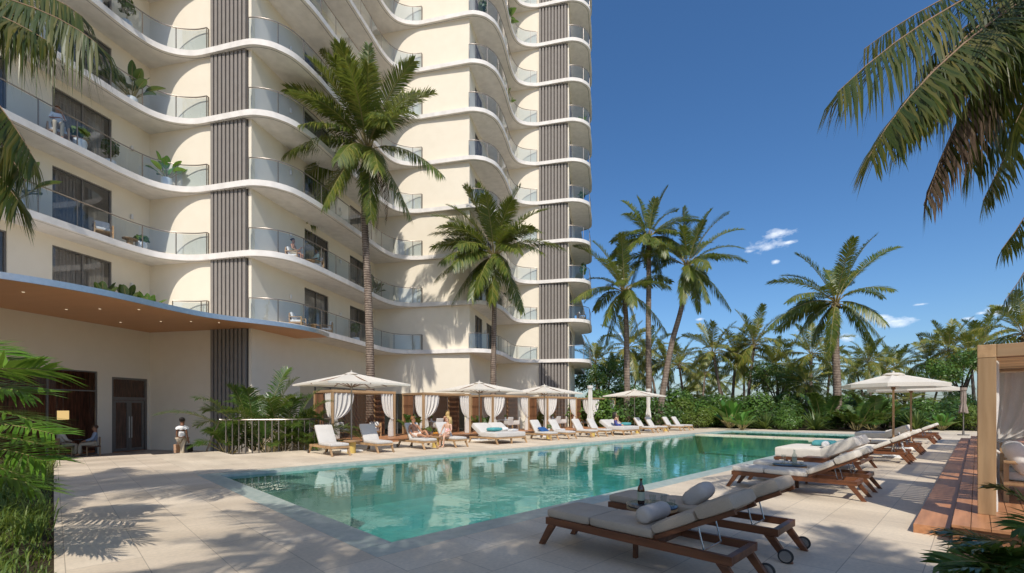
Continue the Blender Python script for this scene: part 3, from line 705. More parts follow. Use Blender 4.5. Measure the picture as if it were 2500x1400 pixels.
# left: crown beyond the upper left corner
Cl = Vector((-8.2, 5.6, 6.9))
near_palm('near palm hanging dark fronds over the left balconies from the upper left', (-8.9,4.3,-.05), Cl, [
    (P_(60,-40,5.5), P_(235,105,5.3), .75, .9), (P_(-60,-20,5.2), P_(130,110,5.2), .7, .8), (P_(-80,90,5.0), P_(85,390,5.0), .62, .9), (P_(-60,220,5.2), P_(60,440,5.1), .6, .8),
    (P_(60,-80,6.0), P_(200,40,6.0), .6, .9), (P_(-100,130,5.6), P_(30,300,5.6), .7, .9), (P_(-60,350,5.0), P_(45,490,5.0), .6, .7), (P_(-40,-80,6), P_(60,70,6), .7, .8)], 22, 'near palms framing the view', extra=8, Lx=3.3)
# behind the camera: they are not in the photograph but their shade is
for (i, (bx, by, cz, lab)) in enumerate(((-2.5,-1.7,8.0,'palm behind the viewer whose shade falls on the paving left of the pool'), (-1.6,-3.6,8.2,'palm behind the viewer shading the near pool corner'),
        (1.5,-2.2,8.4,'palm behind the viewer shading the front lounger'), (3.3,-4.2,8.0,'palm behind the viewer shading the front edge of the paving at right'), (-10.6,-1.2,7.6,'palm behind the viewer shading the grass at left'),
        (-8.8,.1,9.2,'taller palm left of the viewer shading the paving towards the stairs'), (-9.6,1.0,9.6,'taller palm left of the viewer shading the left pool corner'), (.2,-5.2,8.6,'palm far behind the viewer shading the paving in front'))):
    near_palm(lab, (bx-.5,by-.4,-.4), (bx,by,cz), [], 40+i, 'palms behind the viewer', nl=60, leaf=.85, w=.045, extra=46 if i == 2 else 14, Lx=2.8 if i == 2 else 3.2, lo=-.25)

# ---- palm grove beyond the pool: five kinds of crown, then copies
def grove_palm(seed, h, lean, L=4.2, yellow=False):
    rng = random.Random(seed)
    th = thing('coconut_palm', 'x', 'palm tree', (0,0,0), 0, 'coconut palms of the grove beyond the pool')
    C = Vector((lean, 0, h)); palm_trunk([Vector((0,0,-.5)), Vector((lean*.25,.05,h*.45)), C], .21, .13, 'trunk', th, .3, 8)
    mb = MB(); crown(mb, C, crown_tips(rng, 22, L), rng, 46, 1.0, .07); mb.build('crown', [M['palmY'], M['rachis']], th, ang=180)
    mb = MB()
    for i in range(6):
        g = i*1.05; mb.ball(C+Vector((math.cos(g)*.25,math.sin(g)*.25,-.35)), .13, 6, 5)
    mb.build('coconut_bunch', M['nut'], th); return th, h
protos = [grove_palm(61, 8, .5), grove_palm(62, 8, -.7), grove_palm(63, 8, .1), grove_palm(64, 8, 1.2), grove_palm(65, 8, -1.3)]
grove = [ # crown pixel x, y, depth, description
 (1452,886,62,'grove palm showing just right of the hotel corner balconies'), (1490,915,70,'small grove palm low beside the hotel corner, above the closed umbrella'), (1532,850,60,'grove palm with its crown behind the short straight trunk'),
 (1556,908,72,'small grove palm low between the two straight trunks'), (1582,872,64,'grove palm with its crown right behind the tall straight trunk'), (1626,888,66,'grove palm low behind the foot of the leaning trunk'),
 (1658,893,60,'yellowish grove palm just right of the leaning trunk'), (1703,930,76,'small far grove palm low in the gap right of the leaning palm'), (1741,862,52,'bushy tall grove palm, first of the big three at the centre of the grove'),
 (1722,912,68,'grove palm half hidden under the first big grove crown'), (1797,868,54,'big grove palm in the middle of the three joined crowns'), (1842,842,52,'highest of the three joined crowns at the centre of the grove'),
 (1816,896,66,'grove palm hanging under the middle of the three joined crowns'), (1756,934,80,'far small grove palm between slim trunks under the big crowns'), (1892,892,56,'spreading grove palm between the three joined crowns and the lone palm'),
 (1981,866,50,'yellow-fronded grove palm just left of the large lone palm'), (2027,895,60,'grove palm with its crown right behind the large lone trunk'), (1970,938,44,'short dark palm with a low crown and thick trunk at the far pool end'),
 (1861,934,74,'far grove palm low under the spreading crown'), (2090,908,72,'grove palm just right of the large lone trunk'), (2121,884,66,'grove palm standing above its neighbours between the lone trunk and the round umbrella'),
 (2160,904,70,'grove palm peeping over the left half of the round umbrella'), (2186,898,74,'grove palm peeping over the top of the round umbrella'), (2268,884,58,'full grove palm, first of the four at the right edge of the grove'),
 (2316,858,56,'grove palm, second of the four at the right edge, above the closed umbrella'), (2368,862,58,'grove palm, third of the four at the right edge of the grove'), (2398,846,60,'grove palm last at the right, its crown touching the timber pavilion post'),
 (2076,972,70,'low grove palm under the left rim of the round umbrella'), (2224,975,48,'low yellow-green palm beneath the round umbrella, right of its pole'), (1678,965,62,'low yellow palm in the gap behind the right loungers of the left row'),
 (1734,968,84,'far tiny palm low under the first big crown'), (1930,915,78,'far small grove palm right of the spreading crown'), (2112,976,76,'low far palm left of the round umbrella pole'), (2296,930,66,'lower grove palm behind the first two palms at right'), (2500,815,40,'grove palm peeping over the timber pavilion roof at the right edge')]
rg = random.Random(9)
for i, (cx, cy, d, lab) in enumerate(grove):
    pr, h = protos[i % 5] if i != 17 else protos[2]
    c = px(cx, cy, d); z = c.z; s = z/h; sxy = max(.62, min(1.05, s**.35))
    if i in (17,28,29): sxy = .85
    rz = rg.uniform(0, 6.28); ln = Vector(((.5,-.7,.1,1.2,-1.3)[i%5],0,0))*sxy; off = Matrix.Rotation(rz,3,'Z') @ ln
    if i < 5: o = pr; o.location = (c.x-off.x, c.y-off.y, 0); o.rotation_euler.z = rz; o['label'] = lab
    else: o = copy_tree(pr, (c.x-off.x, c.y-off.y, 0), rz, lab)
    o.scale = (sxy, sxy, s)

# ================================================================ SHRUBS AND OTHER PLANTS
def leaf_cloud(mb, rng, n, blobs, sz, asp=.5):
    for i in range(n):
        c, r = rng.choice(blobs)
        d = Vector((rng.gauss(0,1), rng.gauss(0,1), rng.gauss(0,1))).normalized(); rad = rng.uniform(.55,1.06)
        p = Vector(c)+Vector((d.x*r[0], d.y*r[1], d.z*r[2]))*rad
        if p.z < .02: p.z = rng.uniform(.02,.25)
        n_ = (d+Vector((rng.uniform(-.7,.7), rng.uniform(-.7,.7), rng.uniform(-.2,.9)))).normalized()
        a = n_.cross(Vector((rng.uniform(-1,1), rng.uniform(-1,1), rng.uniform(-1,1)))).normalized(); b = n_.cross(a); s = sz*rng.uniform(.6,1.35)
        mb.add([p-a*s*.5, p+b*s*asp*.5+n_*s*.08, p+a*s*.5, p-b*s*asp*.5+n_*s*.08], [(0,1,2,3)])
def paddle_leaf(mb, A, T, wd, rng, bend=.35):
    A = Vector(A); T = Vector(T); l = T.length; hz = Vector((T.x,T.y,0)); 
    hz = hz.normalized() if hz.length > .01 else Vector((1,0,0))
    Bc = A+T*.45+Vector((0,0,1))*l*bend; C = A+T; n = 8; sd = hz.cross(Vector((0,0,1))).normalized(); vs = []
    for i in range(n+1):
        t = .38+.62*i/n; p = bez3(A,Bc,C,t); k = math.sin(math.pi*min(1,(i/n)**.8*.97+.02))**.75*wd*.5
        fold = Vector((0,0,1))*k*.35; vs += [p-sd*k+fold, p, p+sd*k+fold]
    fs = []
    for i in range(n): o = i*3; fs += [(o,o+1,o+4,o+3),(o+1,o+2,o+5,o+4)]
    mb.m = 0; mb.add(vs, fs); mb.m = 1; mb.tube([bez3(A,Bc,C,t) for t in (0,.2,.4,.6,.9)], [.022,.02,.016,.01,.004], 5, False); mb.m = 0
def paddle_plant(mb, rng, n, h, wd, spread=.5, z0=0):
    for i in range(n):
        az = i*2.4+rng.uniform(-.3,.3); e = rng.uniform(.35,1.35); l = h*rng.uniform(.7,1.1)
        T = Vector((math.cos(az)*math.cos(e)*spread*1.6, math.sin(az)*math.cos(e)*spread*1.6, math.sin(e)))*l
        paddle_leaf(mb, Vector((math.cos(az)*.05, math.sin(az)*.05, z0)), T, wd*rng.uniform(.7,1.15), rng, .22)
def spike_plant(mb, rng, n, L, w, z0=0):
    for i in range(n):
        az = rng.uniform(0,6.28); e = rng.uniform(.25,1.45); l = L*rng.uniform(.7,1.1); d = Vector((math.cos(az)*math.cos(e), math.sin(az)*math.cos(e), math.sin(e))); sd = Vector((-math.sin(az),math.cos(az),0))*w*.5
        A = Vector((0,0,z0)); m = A+d*l*.55; tp = A+d*l-Vector((0,0,l*.22*math.cos(e)))
        mb.add([A-sd*.6, A+sd*.6, m+sd, m-sd, tp], [(0,1,2,3),(3,2,4)])
def areca_plant(mb, rng, n, L, leaf, w, spread=1.0, z0=0, nl=48, base=.15):
    for i in range(n):
        az = i*2.4+rng.uniform(-.3,.3); e = rng.uniform(.35,1.35)
        T = Vector((math.cos(az)*math.cos(e)*spread, math.sin(az)*math.cos(e)*spread, math.sin(e)*.95))*L*rng.uniform(.7,1.1)
        A = Vector((math.cos(az)*base, math.sin(az)*base, z0)); Cc = A+T-Vector((0,0,1))*L*.16*math.cos(e)
        frond(mb, A, A+T*.55+Vector((0,0,1))*L*.22, Cc, nl, leaf, w, rng, vang=.3, droop=.3, stem=.018, start=.3)
SHR = 'shrubs along the far edge of the pool terrace'
def bush_proto(seed, blobs, n, sz, mat, asp=.5):
    rng = random.Random(seed); th = thing('shrub', 'x', 'shrub', (0,0,0), 0, SHR)
    mb = MB(); leaf_cloud(mb, rng, n, blobs, sz, asp); mb.build('foliage', M[mat], th, ang=180)
    mb = MB()
    for i in range(5):
        g = i*1.3; mb.tube([(math.cos(g)*.08,math.sin(g)*.08,-.05),(math.cos(g)*.35,math.sin(g)*.35,.7),(math.cos(g)*.6,math.sin(g)*.6,1.4)], [.05,.035,.015], 5)
    mb.build('stem', M['trunkD'], th); return th
B1 = bush_proto(71, [((0,0,1.0),(1.3,1.1,.9)),((.9,.2,.7),(.8,.8,.7)),((-.8,-.3,.8),(.9,.8,.75)),((.2,.3,1.7),(.7,.7,.6))], 3600, .17, 'bush')
B2 = bush_proto(72, [((0,0,.9),(1.1,1.0,.8)),((-.9,.2,.6),(.8,.8,.6)),((.7,-.2,1.3),(.7,.7,.7))], 3400, .14, 'bushD')
B3 = bush_proto(73, [((0,0,.8),(1.2,1.0,.7)),((.6,0,1.3),(.7,.6,.6)),((-.7,.1,1.0),(.6,.7,.6))], 3000, .16, 'bushY', .35)
def paddle_proto(seed, n, h, wd, mat):
    rng = random.Random(seed); th = thing('broadleaf_plant', 'x', 'plant', (0,0,0), 0, SHR); mb = MB(); paddle_plant(mb, rng, n, h, wd, .55); mb.build('foliage', [M[mat], M['rachis']], th, ang=180); return th
B4 = paddle_proto(74, 26, 1.7, .42, 'paddle'); 
th = thing('spiky_plant', 'x', 'plant', (0,0,0), 0, SHR); mb = MB(); spike_plant(mb, random.Random(75), 90, 1.5, .08); mb.build('foliage', M['spike'], th, ang=180); B5 = th
th = thing('areca_palm', 'x', 'palm plant', (0,0,0), 0, SHR); mb = MB(); areca_plant(mb, random.Random(76), 18, 2.6, .62, .085); mb.build('foliage', [M['areca'], M['rachis']], th, ang=180); B6 = th
PN = {id(B1):'bright green bush', id(B2):'dark green bush', id(B3):'yellow-green bush', id(B4):'broad-leaved banana-like plant', id(B5):'pale spiky grass-like plant', id(B6):'feathery young palm clump'}
# photo pixel x, ground y, height in pixels, kind, where
shr = [(1445,1046,110,B1,'behind the last cabana by the hotel corner'),(1490,1040,120,B1,'behind the closed umbrella nearest the hotel'),(1520,1045,95,B2,'at the foot of the short straight palm'),(1556,1042,118,B1,'under the fourth left umbrella'),
 (1600,1044,90,B2,'at the foot of the leaning palm'),(1640,1042,82,B3,'behind the last loungers of the left row'),(1668,1040,105,B1,'right of the leaning palm foot'),(1700,1046,60,B3,'at the far left corner of the pool'),(1712,1038,96,B2,'behind the low yellow bush at the far left pool corner'),
 (1752,1042,88,B1,'between the pool corner and the banana-like plant'),(1782,1046,110,B4,'standing out in front of the hedge at the far pool end'),(1812,1050,72,B4,'small one hugging the far pool kerb'),(1840,1044,100,B1,'just right of the banana-like plants'),(1868,1048,58,B5,'low by the kerb left of the thick short palm'),
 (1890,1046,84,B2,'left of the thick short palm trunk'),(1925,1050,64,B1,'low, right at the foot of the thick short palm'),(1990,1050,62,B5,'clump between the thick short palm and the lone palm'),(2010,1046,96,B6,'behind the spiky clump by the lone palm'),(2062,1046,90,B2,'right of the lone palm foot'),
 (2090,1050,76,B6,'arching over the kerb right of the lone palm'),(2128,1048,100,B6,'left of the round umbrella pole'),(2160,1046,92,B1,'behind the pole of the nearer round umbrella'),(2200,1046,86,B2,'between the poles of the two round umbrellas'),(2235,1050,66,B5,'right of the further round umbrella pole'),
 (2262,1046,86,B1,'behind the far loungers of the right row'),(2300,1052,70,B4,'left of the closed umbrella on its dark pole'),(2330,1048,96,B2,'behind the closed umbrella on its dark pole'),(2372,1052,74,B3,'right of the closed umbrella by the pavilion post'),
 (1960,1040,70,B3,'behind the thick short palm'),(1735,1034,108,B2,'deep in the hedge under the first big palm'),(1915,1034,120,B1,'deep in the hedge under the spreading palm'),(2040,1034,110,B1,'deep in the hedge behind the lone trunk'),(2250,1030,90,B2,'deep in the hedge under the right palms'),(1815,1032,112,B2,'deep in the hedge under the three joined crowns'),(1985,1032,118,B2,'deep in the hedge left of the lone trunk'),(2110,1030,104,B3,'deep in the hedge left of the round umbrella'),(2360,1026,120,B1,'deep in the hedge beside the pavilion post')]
hh = {id(B1):2.2, id(B2):1.95, id(B3):1.85, id(B4):2.25, id(B5):1.35, id(B6):2.3}; used = set()
for (x, y, hp, pr, wh) in shr:
    dep = min(1.6*F/(y-1000), 46); p = px(x, y, dep); h = hp/F*dep; lab = PN[id(pr)]+' '+wh; s = h/hh[id(pr)]
    if id(pr) not in used: used.add(id(pr)); o = pr; o.location = (p.x,p.y,-.03); o.rotation_euler.z = rg.uniform(0,6); o['label'] = lab
    else: o = copy_tree(pr, (p.x,p.y,-.03), rg.uniform(0,6.28), lab)
    s *= .66 if 'deep' in wh else .84; o.scale = (s*1.2, s*1.2, s)
for nm in (): pass
# far wood behind everything: reads as one mass
mb = MB(); rngf = random.Random(5); blobs = []
for i in range(150):
    x = rngf.uniform(4, 190); y = rngf.uniform(72, 130)
    if x > y*1.25+6: continue
    r = rngf.uniform(2.2,4.2); blobs.append(((x,y,r*.35),(r*1.5,r,r*rngf.uniform(.45,.75))))
leaf_cloud(mb, rngf, 15000, blobs, 1.0, .6); o = mb.build('far_wood', M['bush'], smooth=True, ang=180); tag(o, 'mass of distant green trees behind the palm grove', 'wood', None, 'stuff')
# a few round-headed broadleaf trees among the palms
def leafy_tree(x, y, hp, lab, seed, mat, dep):
    rng = random.Random(seed); p = px(x, y, dep); h = hp/F*dep; th = thing('broadleaf_tree', lab, 'tree', (p.x,p.y,-.05), 0, 'broadleaf trees in the grove')
    mb = MB(); k = h; top = []
    mb.tube([(0,0,0),(k*.03,0,k*.25),(k*.02,.1,k*.5)], [k*.03,k*.022,k*.016], 7)
    for i in range(7):
        g = i*.9+rng.uniform(-.2,.2); e = Vector((math.cos(g)*k*.26, math.sin(g)*k*.22, k*rng.uniform(.55,.88))); mb.tube([(k*.02,.05,k*rng.uniform(.28,.48)),(e.x*.5,e.y*.5,e.z*.82),e], [k*.012,k*.008,k*.003], 5); top.append((tuple(e),(k*.17,k*.16,k*.12)))
    mb.build('trunk', M['trunkD'], th); mb = MB(); leaf_cloud(mb, rng, 3600, top, k*.03, .55); mb.build('crown', M[mat], th, ang=180)
leafy_tree(1465,1040,170,'round green tree between the hotel corner and the short straight palm',81,'bush',48)
leafy_tree(1895,1040,165,'dark leafy tree with a slanting trunk left of the thick short palm',82,'bushD',50)
leafy_tree(2205,1035,130,'grey-green round tree seen under the round umbrella',83,'bushD',58)
leafy_tree(2345,1035,190,'leafy tree beside the pavilion post, behind the closed umbrella',84,'bush',50)
leafy_tree(1950,1038,120,'leafy bright tree behind the thick short palm',85,'bushY',54)

# planting at the hotel side behind the railing
def areca_thing(lab, loc, n, L, leaf, w, seed, mat='areca', grp='palm plants behind the railing', spread=1.0, nl=50):
    th = thing('areca_palm', lab, 'palm plant', loc, 0, grp); mb = MB(); areca_plant(mb, random.Random(seed), n, L, leaf, w, spread, 0, nl); mb.build('foliage', [M[mat], M['rachis']], th, ang=180); return th
def gp(x, y, z=0.0): d = (1.6-z)*F/(y-1000); v = px(x, y, d); v.z = z; return v
areca_thing('tallest feathery palm plant behind the railing in front of the brown louvres', px(625,1085,19.6)*1, 22, 3.9, .75, .038, 91).location.z = -.15
areca_thing('feathery palm plant arching right towards the first cabana', px(690,1085,19.8), 20, 3.5, .72, .038, 92).location.z = -.15
areca_thing('low palm plant at the left end of the railing', px(560,1090,18.6), 14, 1.5, .5, .03, 93).location.z = -.2
areca_thing('low palm plant in the middle of the railing bed', px(655,1090,18.7), 15, 1.6, .5, .03, 94).location.z = -.2
areca_thing('bushy palm plant beside the first cabana corner post', px(745,1085,19.2), 16, 1.9, .55, .03, 95).location.z = -.2
areca_thing('young palm plant at the right end of the railing behind the first lounger', px(770,1092,18.6), 14, 1.2, .42, .028, 96).location.z = -.15
for i, (x, dpt, lab, hp) in enumerate(((1005,26.2,'dark plant in the gap between the first and second cabana',1.7),(1180,30.2,'dark plant in the gap between the second and third cabana',1.8),(1318,35.5,'dark plant in the gap between the third and fourth cabana',1.8))):
    p = px(x, 1060, dpt); areca_thing(lab, (p.x,p.y,.0), 12, hp, .45, .06, 97+i, 'areca', 'plants between the cabanas', .7, 22)
# left bed: fan-like palm reaching in and the grass under it
def fan_frond(mb, A, Cc, rng, nl, L, w, rise=.25, fan=1.0):
    A = Vector(A); Cc = Vector(Cc); frond(mb, A, A+(Cc-A)*.5+Vector((0,0,rise)), Cc, nl, L, w, rng, vang=.18, droop=.28, stem=.016, start=.15, tipf=.85, curl=.4)
rng = random.Random(31)
th = thing('fan_palm', 'bright green palm bush reaching in over the grass at the left edge', 'palm plant', (-6.2,4.6,-.05), 0); L0 = Vector((-6.2,4.6,-.05)); mb = MB()
for (x0,y0,d0,x1,y1,d1,L) in ((-260,960,5.0,120,905,5.2,.50),(-200,900,5.6,60,885,5.6,.46),(-240,1020,4.9,90,1030,4.7,.52),(-260,1090,4.7,120,1090,4.5,.50),(-200,1110,5.0,110,1125,4.8,.50),(-220,980,5.4,70,960,5.6,.48),(-160,1180,4.6,90,1190,4.6,.44),(-240,1150,4.4,60,1165,4.2,.46),(-220,870,5.4,10,865,5.4,.45),(-220,1050,5.6,130,1060,5.4,.46)):
    fan_frond(mb, px(x0,y0,d0)-L0, px(x1,y1,d1)-L0, rng, 38, L, .035, .22)
for i in range(6): g = i*1.05; mb.m = 1; mb.tube([(math.cos(g)*.1,math.sin(g)*.1,0),(math.cos(g)*.2,math.sin(g)*.2,1.0)], [.03,.015], 5)
mb.build('foliage', [M['fan'], M['rachis']], th, ang=180)
mb = MB(); rng = random.Random(33)
def blades(mb, n, fa, fb, rng, h0, h1, w):
    for i in range(n):
        a, b = fa(), fb(); p = PW(a, b, -.025); h = rng.uniform(h0,h1); az = rng.uniform(0,6.28); ln = rng.uniform(.3,1.2)*h; d = Vector((math.cos(az),math.sin(az),0)); sd = Vector((-d.y,d.x,0))*w*.5
        m = p+d*ln*.35+Vector((0,0,h*.65)); e = p+d*ln+Vector((0,0,h*rng.uniform(.55,1)))
        mb.add([p-sd,p+sd,m+sd*.8,m-sd*.8,e],[(0,1,2,3),(3,2,4)])
tuft = [(rng.uniform(-6.5,-2.56), rng.uniform(-1,15)) for i in range(520)]
for (ta, tb) in tuft:
    big = rng.random() < .35
    blades(mb, 34 if big else 26, lambda: ta+rng.gauss(0,.07), lambda: tb+rng.gauss(0,.07), rng, .18 if big else .08, .46 if big else .22, .02 if big else .015)
blades(mb, 16000, lambda: rng.uniform(-7,-2.51), lambda: rng.uniform(-1,15), rng, .05, .14, .014)
o = mb.build('grass', M['grass'], ang=180); tag(o, 'tufty green grass filling the bed left of the paving', 'grass', None, 'stuff')
# right front bed
rng = random.Random(35)
L0 = Vector((4.6,3.0,-.03)); th = thing('areca_palm', 'dark feathery palm plant in the lower right corner before the timber pavilion', 'palm plant', L0, 0); mb = MB()
for (x0,y0,d0,x1,y1,d1,L) in ((2560,1420,3.6,2300,1300,4.0,.36),(2620,1380,3.5,2340,1330,3.7,.38),(2600,1450,3.3,2300,1375,3.4,.34),(2640,1430,3.3,2400,1400,3.2,.36),(2600,1330,3.6,2425,1190,3.9,.30),(2700,1350,3.4,2490,1290,3.5,.36),(2640,1480,3.2,2330,1390,3.2,.34),(2700,1450,3.3,2470,1370,3.3,.36),(2560,1460,3.4,2390,1345,3.4,.36)):
    A = px(x0,y0,d0)-L0; Cc = px(x1,y1,d1)-L0; frond(mb, A, A+(Cc-A)*.5+Vector((0,0,.18)), Cc, 34, L, .036, rng, vang=.2, droop=.3, stem=.014, start=.12)
for i in range(7):
    az = i*.9; frond(mb, Vector((.5,0,0)), Vector((.5+math.cos(az)*.3,math.sin(az)*.3,.5)), Vector((.5+math.cos(az)*.9,math.sin(az)*.7,.5)), 26, .36, .036, rng, stem=.014)
mb.build('foliage', [M['areca'], M['rachis']], th, ang=180)
# ================================================================ FURNITURE
M['teak'] = woodmat('dark_teak', (.22,.085,.035), (.105,.038,.016), 1, 6, .38)
M['teakS'] = woodmat('step_teak', (.56,.275,.13), (.40,.18,.08), 0, 5, .45)
M['oak'] = woodmat('light_oak', (.50,.33,.175), (.38,.235,.115), 2, 5, .5)
M['oakx'] = woodmat('light_oak_long', (.52,.34,.18), (.40,.245,.12), 0, 5, .5)
M['oaky'] = woodmat('light_oak_across', (.46,.30,.165), (.36,.225,.115), 1, 6, .5)
M['lattice'] = woodmat('brown_lattice', (.27,.13,.062), (.17,.078,.036), 2, 6, .55)
M['cushW'] = fabric('cream_cushion', (.72,.655,.56), (.66,.60,.51))
M['cushG'] = fabric('grey_beige_cushion', (.50,.405,.305), (.445,.36,.27))
M['cushL'] = fabric('pale_grey_cushion', (.60,.565,.515), (.55,.515,.47))
M['bolst'] = fabric('bolster_cloth', (.56,.49,.42), (.51,.445,.38)); M['pillow'] = fabric('white_pillow', (.76,.72,.67), (.70,.66,.61))
M['teal'] = fabric('teal_pillow', (.10,.34,.345), (.085,.29,.295)); M['blue'] = fabric('blue_pillow', (.03,.10,.26), (.025,.08,.21))
M['curtain'] = fabric('white_curtain', (.80,.755,.69), (.76,.715,.65), 300, .95, .22)
M['canopy'] = fabric('cream_canopy', (.82,.765,.665), (.79,.735,.64), 200, .9, .30)
M['towel'] = fabric('white_towel', (.80,.78,.75), (.74,.72,.69), 120)
M['rubber'] = simple('black_rubber', (.03,.03,.03), rough=.6)
M['chrome'] = simple('steel_bar', (.45,.45,.46), (.38,.38,.39), 9, .25, .5, 1.0)
M['slate'] = simple('dark_table_top', (.035,.037,.045), (.055,.057,.065), 12, .22, .5)
M['white'] = simple('white_paint', (.78,.77,.75), (.72,.71,.69), 5, .6)
M['yellowp'] = simple('yellow_stool', (.62,.44,.12), (.55,.38,.10), 5, .6)
M['clear'] = glassmat('clear_glass', (.93,.95,.95), .03)
M['amber'] = glassmat('brown_bottle_glass', (.28,.15,.05), .05); M['pale'] = glassmat('pale_bottle_glass', (.78,.83,.82), .05)
M['label'] = simple('bottle_label', (.50,.52,.38), rough=.7)
M['umbpole'] = simple('umbrella_pole', (.33,.285,.24), (.27,.23,.19), 5, .4, .4, .3)
M['umbrib'] = woodmat('umbrella_rib', (.24,.13,.07), (.18,.095,.05), 0, 6)
mt, t = newmat('striped_cloth'); p_, o_ = principled(t, .9, .1); tc_ = N(t,'ShaderNodeTexCoord'); wv = N(t,'ShaderNodeTexWave'); wv.bands_direction = 'DIAGONAL'; wv.inputs['Scale'].default_value = 3.2
link(t, tc_.outputs['Object'], wv.inputs['Vector']); cr = N(t,'ShaderNodeValToRGB'); cr.color_ramp.interpolation = 'CONSTANT'; cr.color_ramp.elements[0].color = (.75,.72,.67,1); cr.color_ramp.elements[1].position = .5; cr.color_ramp.elements[1].color = (.16,.16,.17,1); link(t, wv.outputs['Fac'], cr.inputs[0]); link(t, cr.outputs[0], p_.inputs['Base Color']); M['stripe'] = mt

def lounger(lab, grp, wood, cush, back_ang, seam=.62, wheels=True, W=.66, Lf=2.12, name='sun_lounger', headrest=True, ct=.105, cat='sun lounger'):
    th = thing(name, lab, cat, (0,0,0), 0, grp); h0, h1 = .255, .335; yb = 1.38 if headrest else 1.1
    mb = MB()
    for x in (0, W-.05): mb.box(x,.02,h0,x+.05,Lf,h1)
    mb.box(.05,.02,h0+.005,W-.05,.075,h1-.003); mb.box(.05,Lf-.06,h0+.005,W-.05,Lf,h1-.003); mb.box(.05,yb-.04,h0+.01,W-.05,yb+.01,h1-.004)
    n = 11
    for i in range(n): y = .12+(yb-.2)*i/n; mb.box(.051,y,h1-.03,W-.051,y+.062,h1-.008)
    mb.build('frame', wood, th, smooth=False, bevel=.004)
    for (x, y0, y1) in ((0,.10,-.06),(W-.055,.10,-.06),(0,Lf-.09,Lf+.10),(W-.055,Lf-.09,Lf+.10)):
        mb = MB(); z1 = h0-.002; dz = .035
        mb.add([(x+.002,y1-.035,0),(x+.053,y1-.035,0),(x+.053,y1+.035,0),(x+.002,y1+.035,0),(x+.002,y0-.05,z1),(x+.053,y0-.05,z1),(x+.053,y0+.05,z1),(x+.002,y0+.05,z1)],[(0,3,2,1),(4,5,6,7),(0,1,5,4),(1,2,6,5),(2,3,7,6),(3,0,4,7)])
        mb.build('leg', wood, th, smooth=False, bevel=.004)
    if W > 0 and headrest:
        mb = MB(); mb.beam((W/2-.02,1.0,0),(W/2-.02,1.0,h0),.05,.04); mb.build('leg', wood, th, smooth=False)
    c, s = math.cos(back_ang), math.sin(back_ang); BL = .84 if headrest else .78
    Mx = Matrix.Translation((0,yb,h1-.01)) @ Matrix.Rotation(back_ang, 4, 'X')
    mb = MB()
    for x in (.055, W-.10): mb.box(x,0,0,x+.045,BL,.045)
    for i in range(8): y = .03+(BL-.06)*i/8; mb.box(.101,y,.012,W-.101,y+.06,.034)
    mb.xf(Mx); mb.build('back_frame', wood, th, smooth=False, bevel=.003)
    mb = MB()
    for x in (.13, W-.13):
        p = Mx @ Vector((x,BL*.52,-.01)); mb.tube([p, Vector((x,yb+.62*BL*c-.02,h0+.05))], .008, 6)
    mb.tube([Vector((.13,yb+.62*BL*c-.02,h0+.05)),Vector((W-.13,yb+.62*BL*c-.02,h0+.05))], .008, 6)
    mb.build('brace', M['chrome'], th)
    zc = h1+ct/2-.004; y0 = .015
    ys = [(y0, seam),(seam+.004, yb-.012)] if seam else [(y0, yb-.012)]
    mb = MB()
    for (ya, yb_) in ys: mb.rbox((W/2,(ya+yb_)/2,zc),(W/2-.02,(yb_-ya)/2,ct/2),.035,6,.012)
    mb.build('seat_cushion', cush, th, ang=180)
    mb = MB(); segs = [(.02,.50),(.505,BL+.03)] if headrest else [(.02,BL)]
    for i, (ya, yb_) in enumerate(segs): mb.rbox((W/2,(ya+yb_)/2,.045+ct/2+(.012 if i else 0)),(W/2-.02,(yb_-ya)/2,ct/2+(.012 if i else 0)),.04,6,.014)
    mb.xf(Mx); mb.build('back_cushion', cush, th, ang=180)
    if wheels:
        for x in (-.028, W+.002):
            mb = MB(); mb.m = 0; i0 = len(mb.v); mb.lathe([(.062,-.013),(.075,-.008),(.075,.008),(.062,.013)], 18); mb.m = 1; mb.lathe([(.03,-.016),(.058,-.015),(.058,.015),(.03,.016)], 16)
            mb.xf(Matrix.Translation((x+.013,Lf+.075,.075)) @ Matrix.Rotation(R(90),4,'Y'), i0); mb.build('wheel', [M['rubber'], M['chrome']], th)
    return th
def put(o, a, b, side):                 # foot end at pool coordinates; side +1: head away to +b (left row), -1: to -b
    p = PW(a, b); o.location = p; o.rotation_euler.z = RP if side > 0 else RP+math.pi; return o
GL = 'light wood sun loungers along the left side of the pool'; GR = 'dark teak sun loungers along the right side of the pool'
pL = lounger('x', GL, M['oak'], M['cushL'], R(56), None, True, headrest=False, Lf=1.86, W=.68)
left = [(4.15,'lounger beside the railing, first of the left row, left of the umbrella pole'),(5.85,'lounger just right of the first left umbrella pole'),(7.85,'lounger on which the man in swim shorts reclines'),(9.40,'lounger on whose edge the blonde woman in a floral swimsuit sits'),
        (15.5,'lounger with a dark blue pillow, right of the wide white daybed'),(17.0,'lounger with a folded white towel, behind the third left umbrella pole'),(19.1,'lounger in front of the fourth cabana, left of the closed white umbrella'),(20.6,'lounger directly left of the daybed with the dark-haired woman'),
        (26.1,'lounger under the fourth left umbrella, left of its pole'),(27.6,'lounger under the fourth left umbrella, right of its pole'),(30.2,'last but one lounger at the far end of the left row'),(31.7,'last lounger at the far end of the left row')]
for i, (a, lab) in enumerate(left):
    lab = 'light wood '+lab
    if i == 0: o = pL; o['label'] = lab
    else: o = copy_tree(pL, (0,0,0), 0, lab)
    put(o, a, 10.78, 1)
pR = lounger('x', GR, M['teak'], M['cushG'], R(26), .62, True)
pR2 = lounger('x', GR, M['teak'], M['cushW'], R(27), .62, False)
def putR(o, a): put(o, a+.66, -.98, -1)      # a: near side
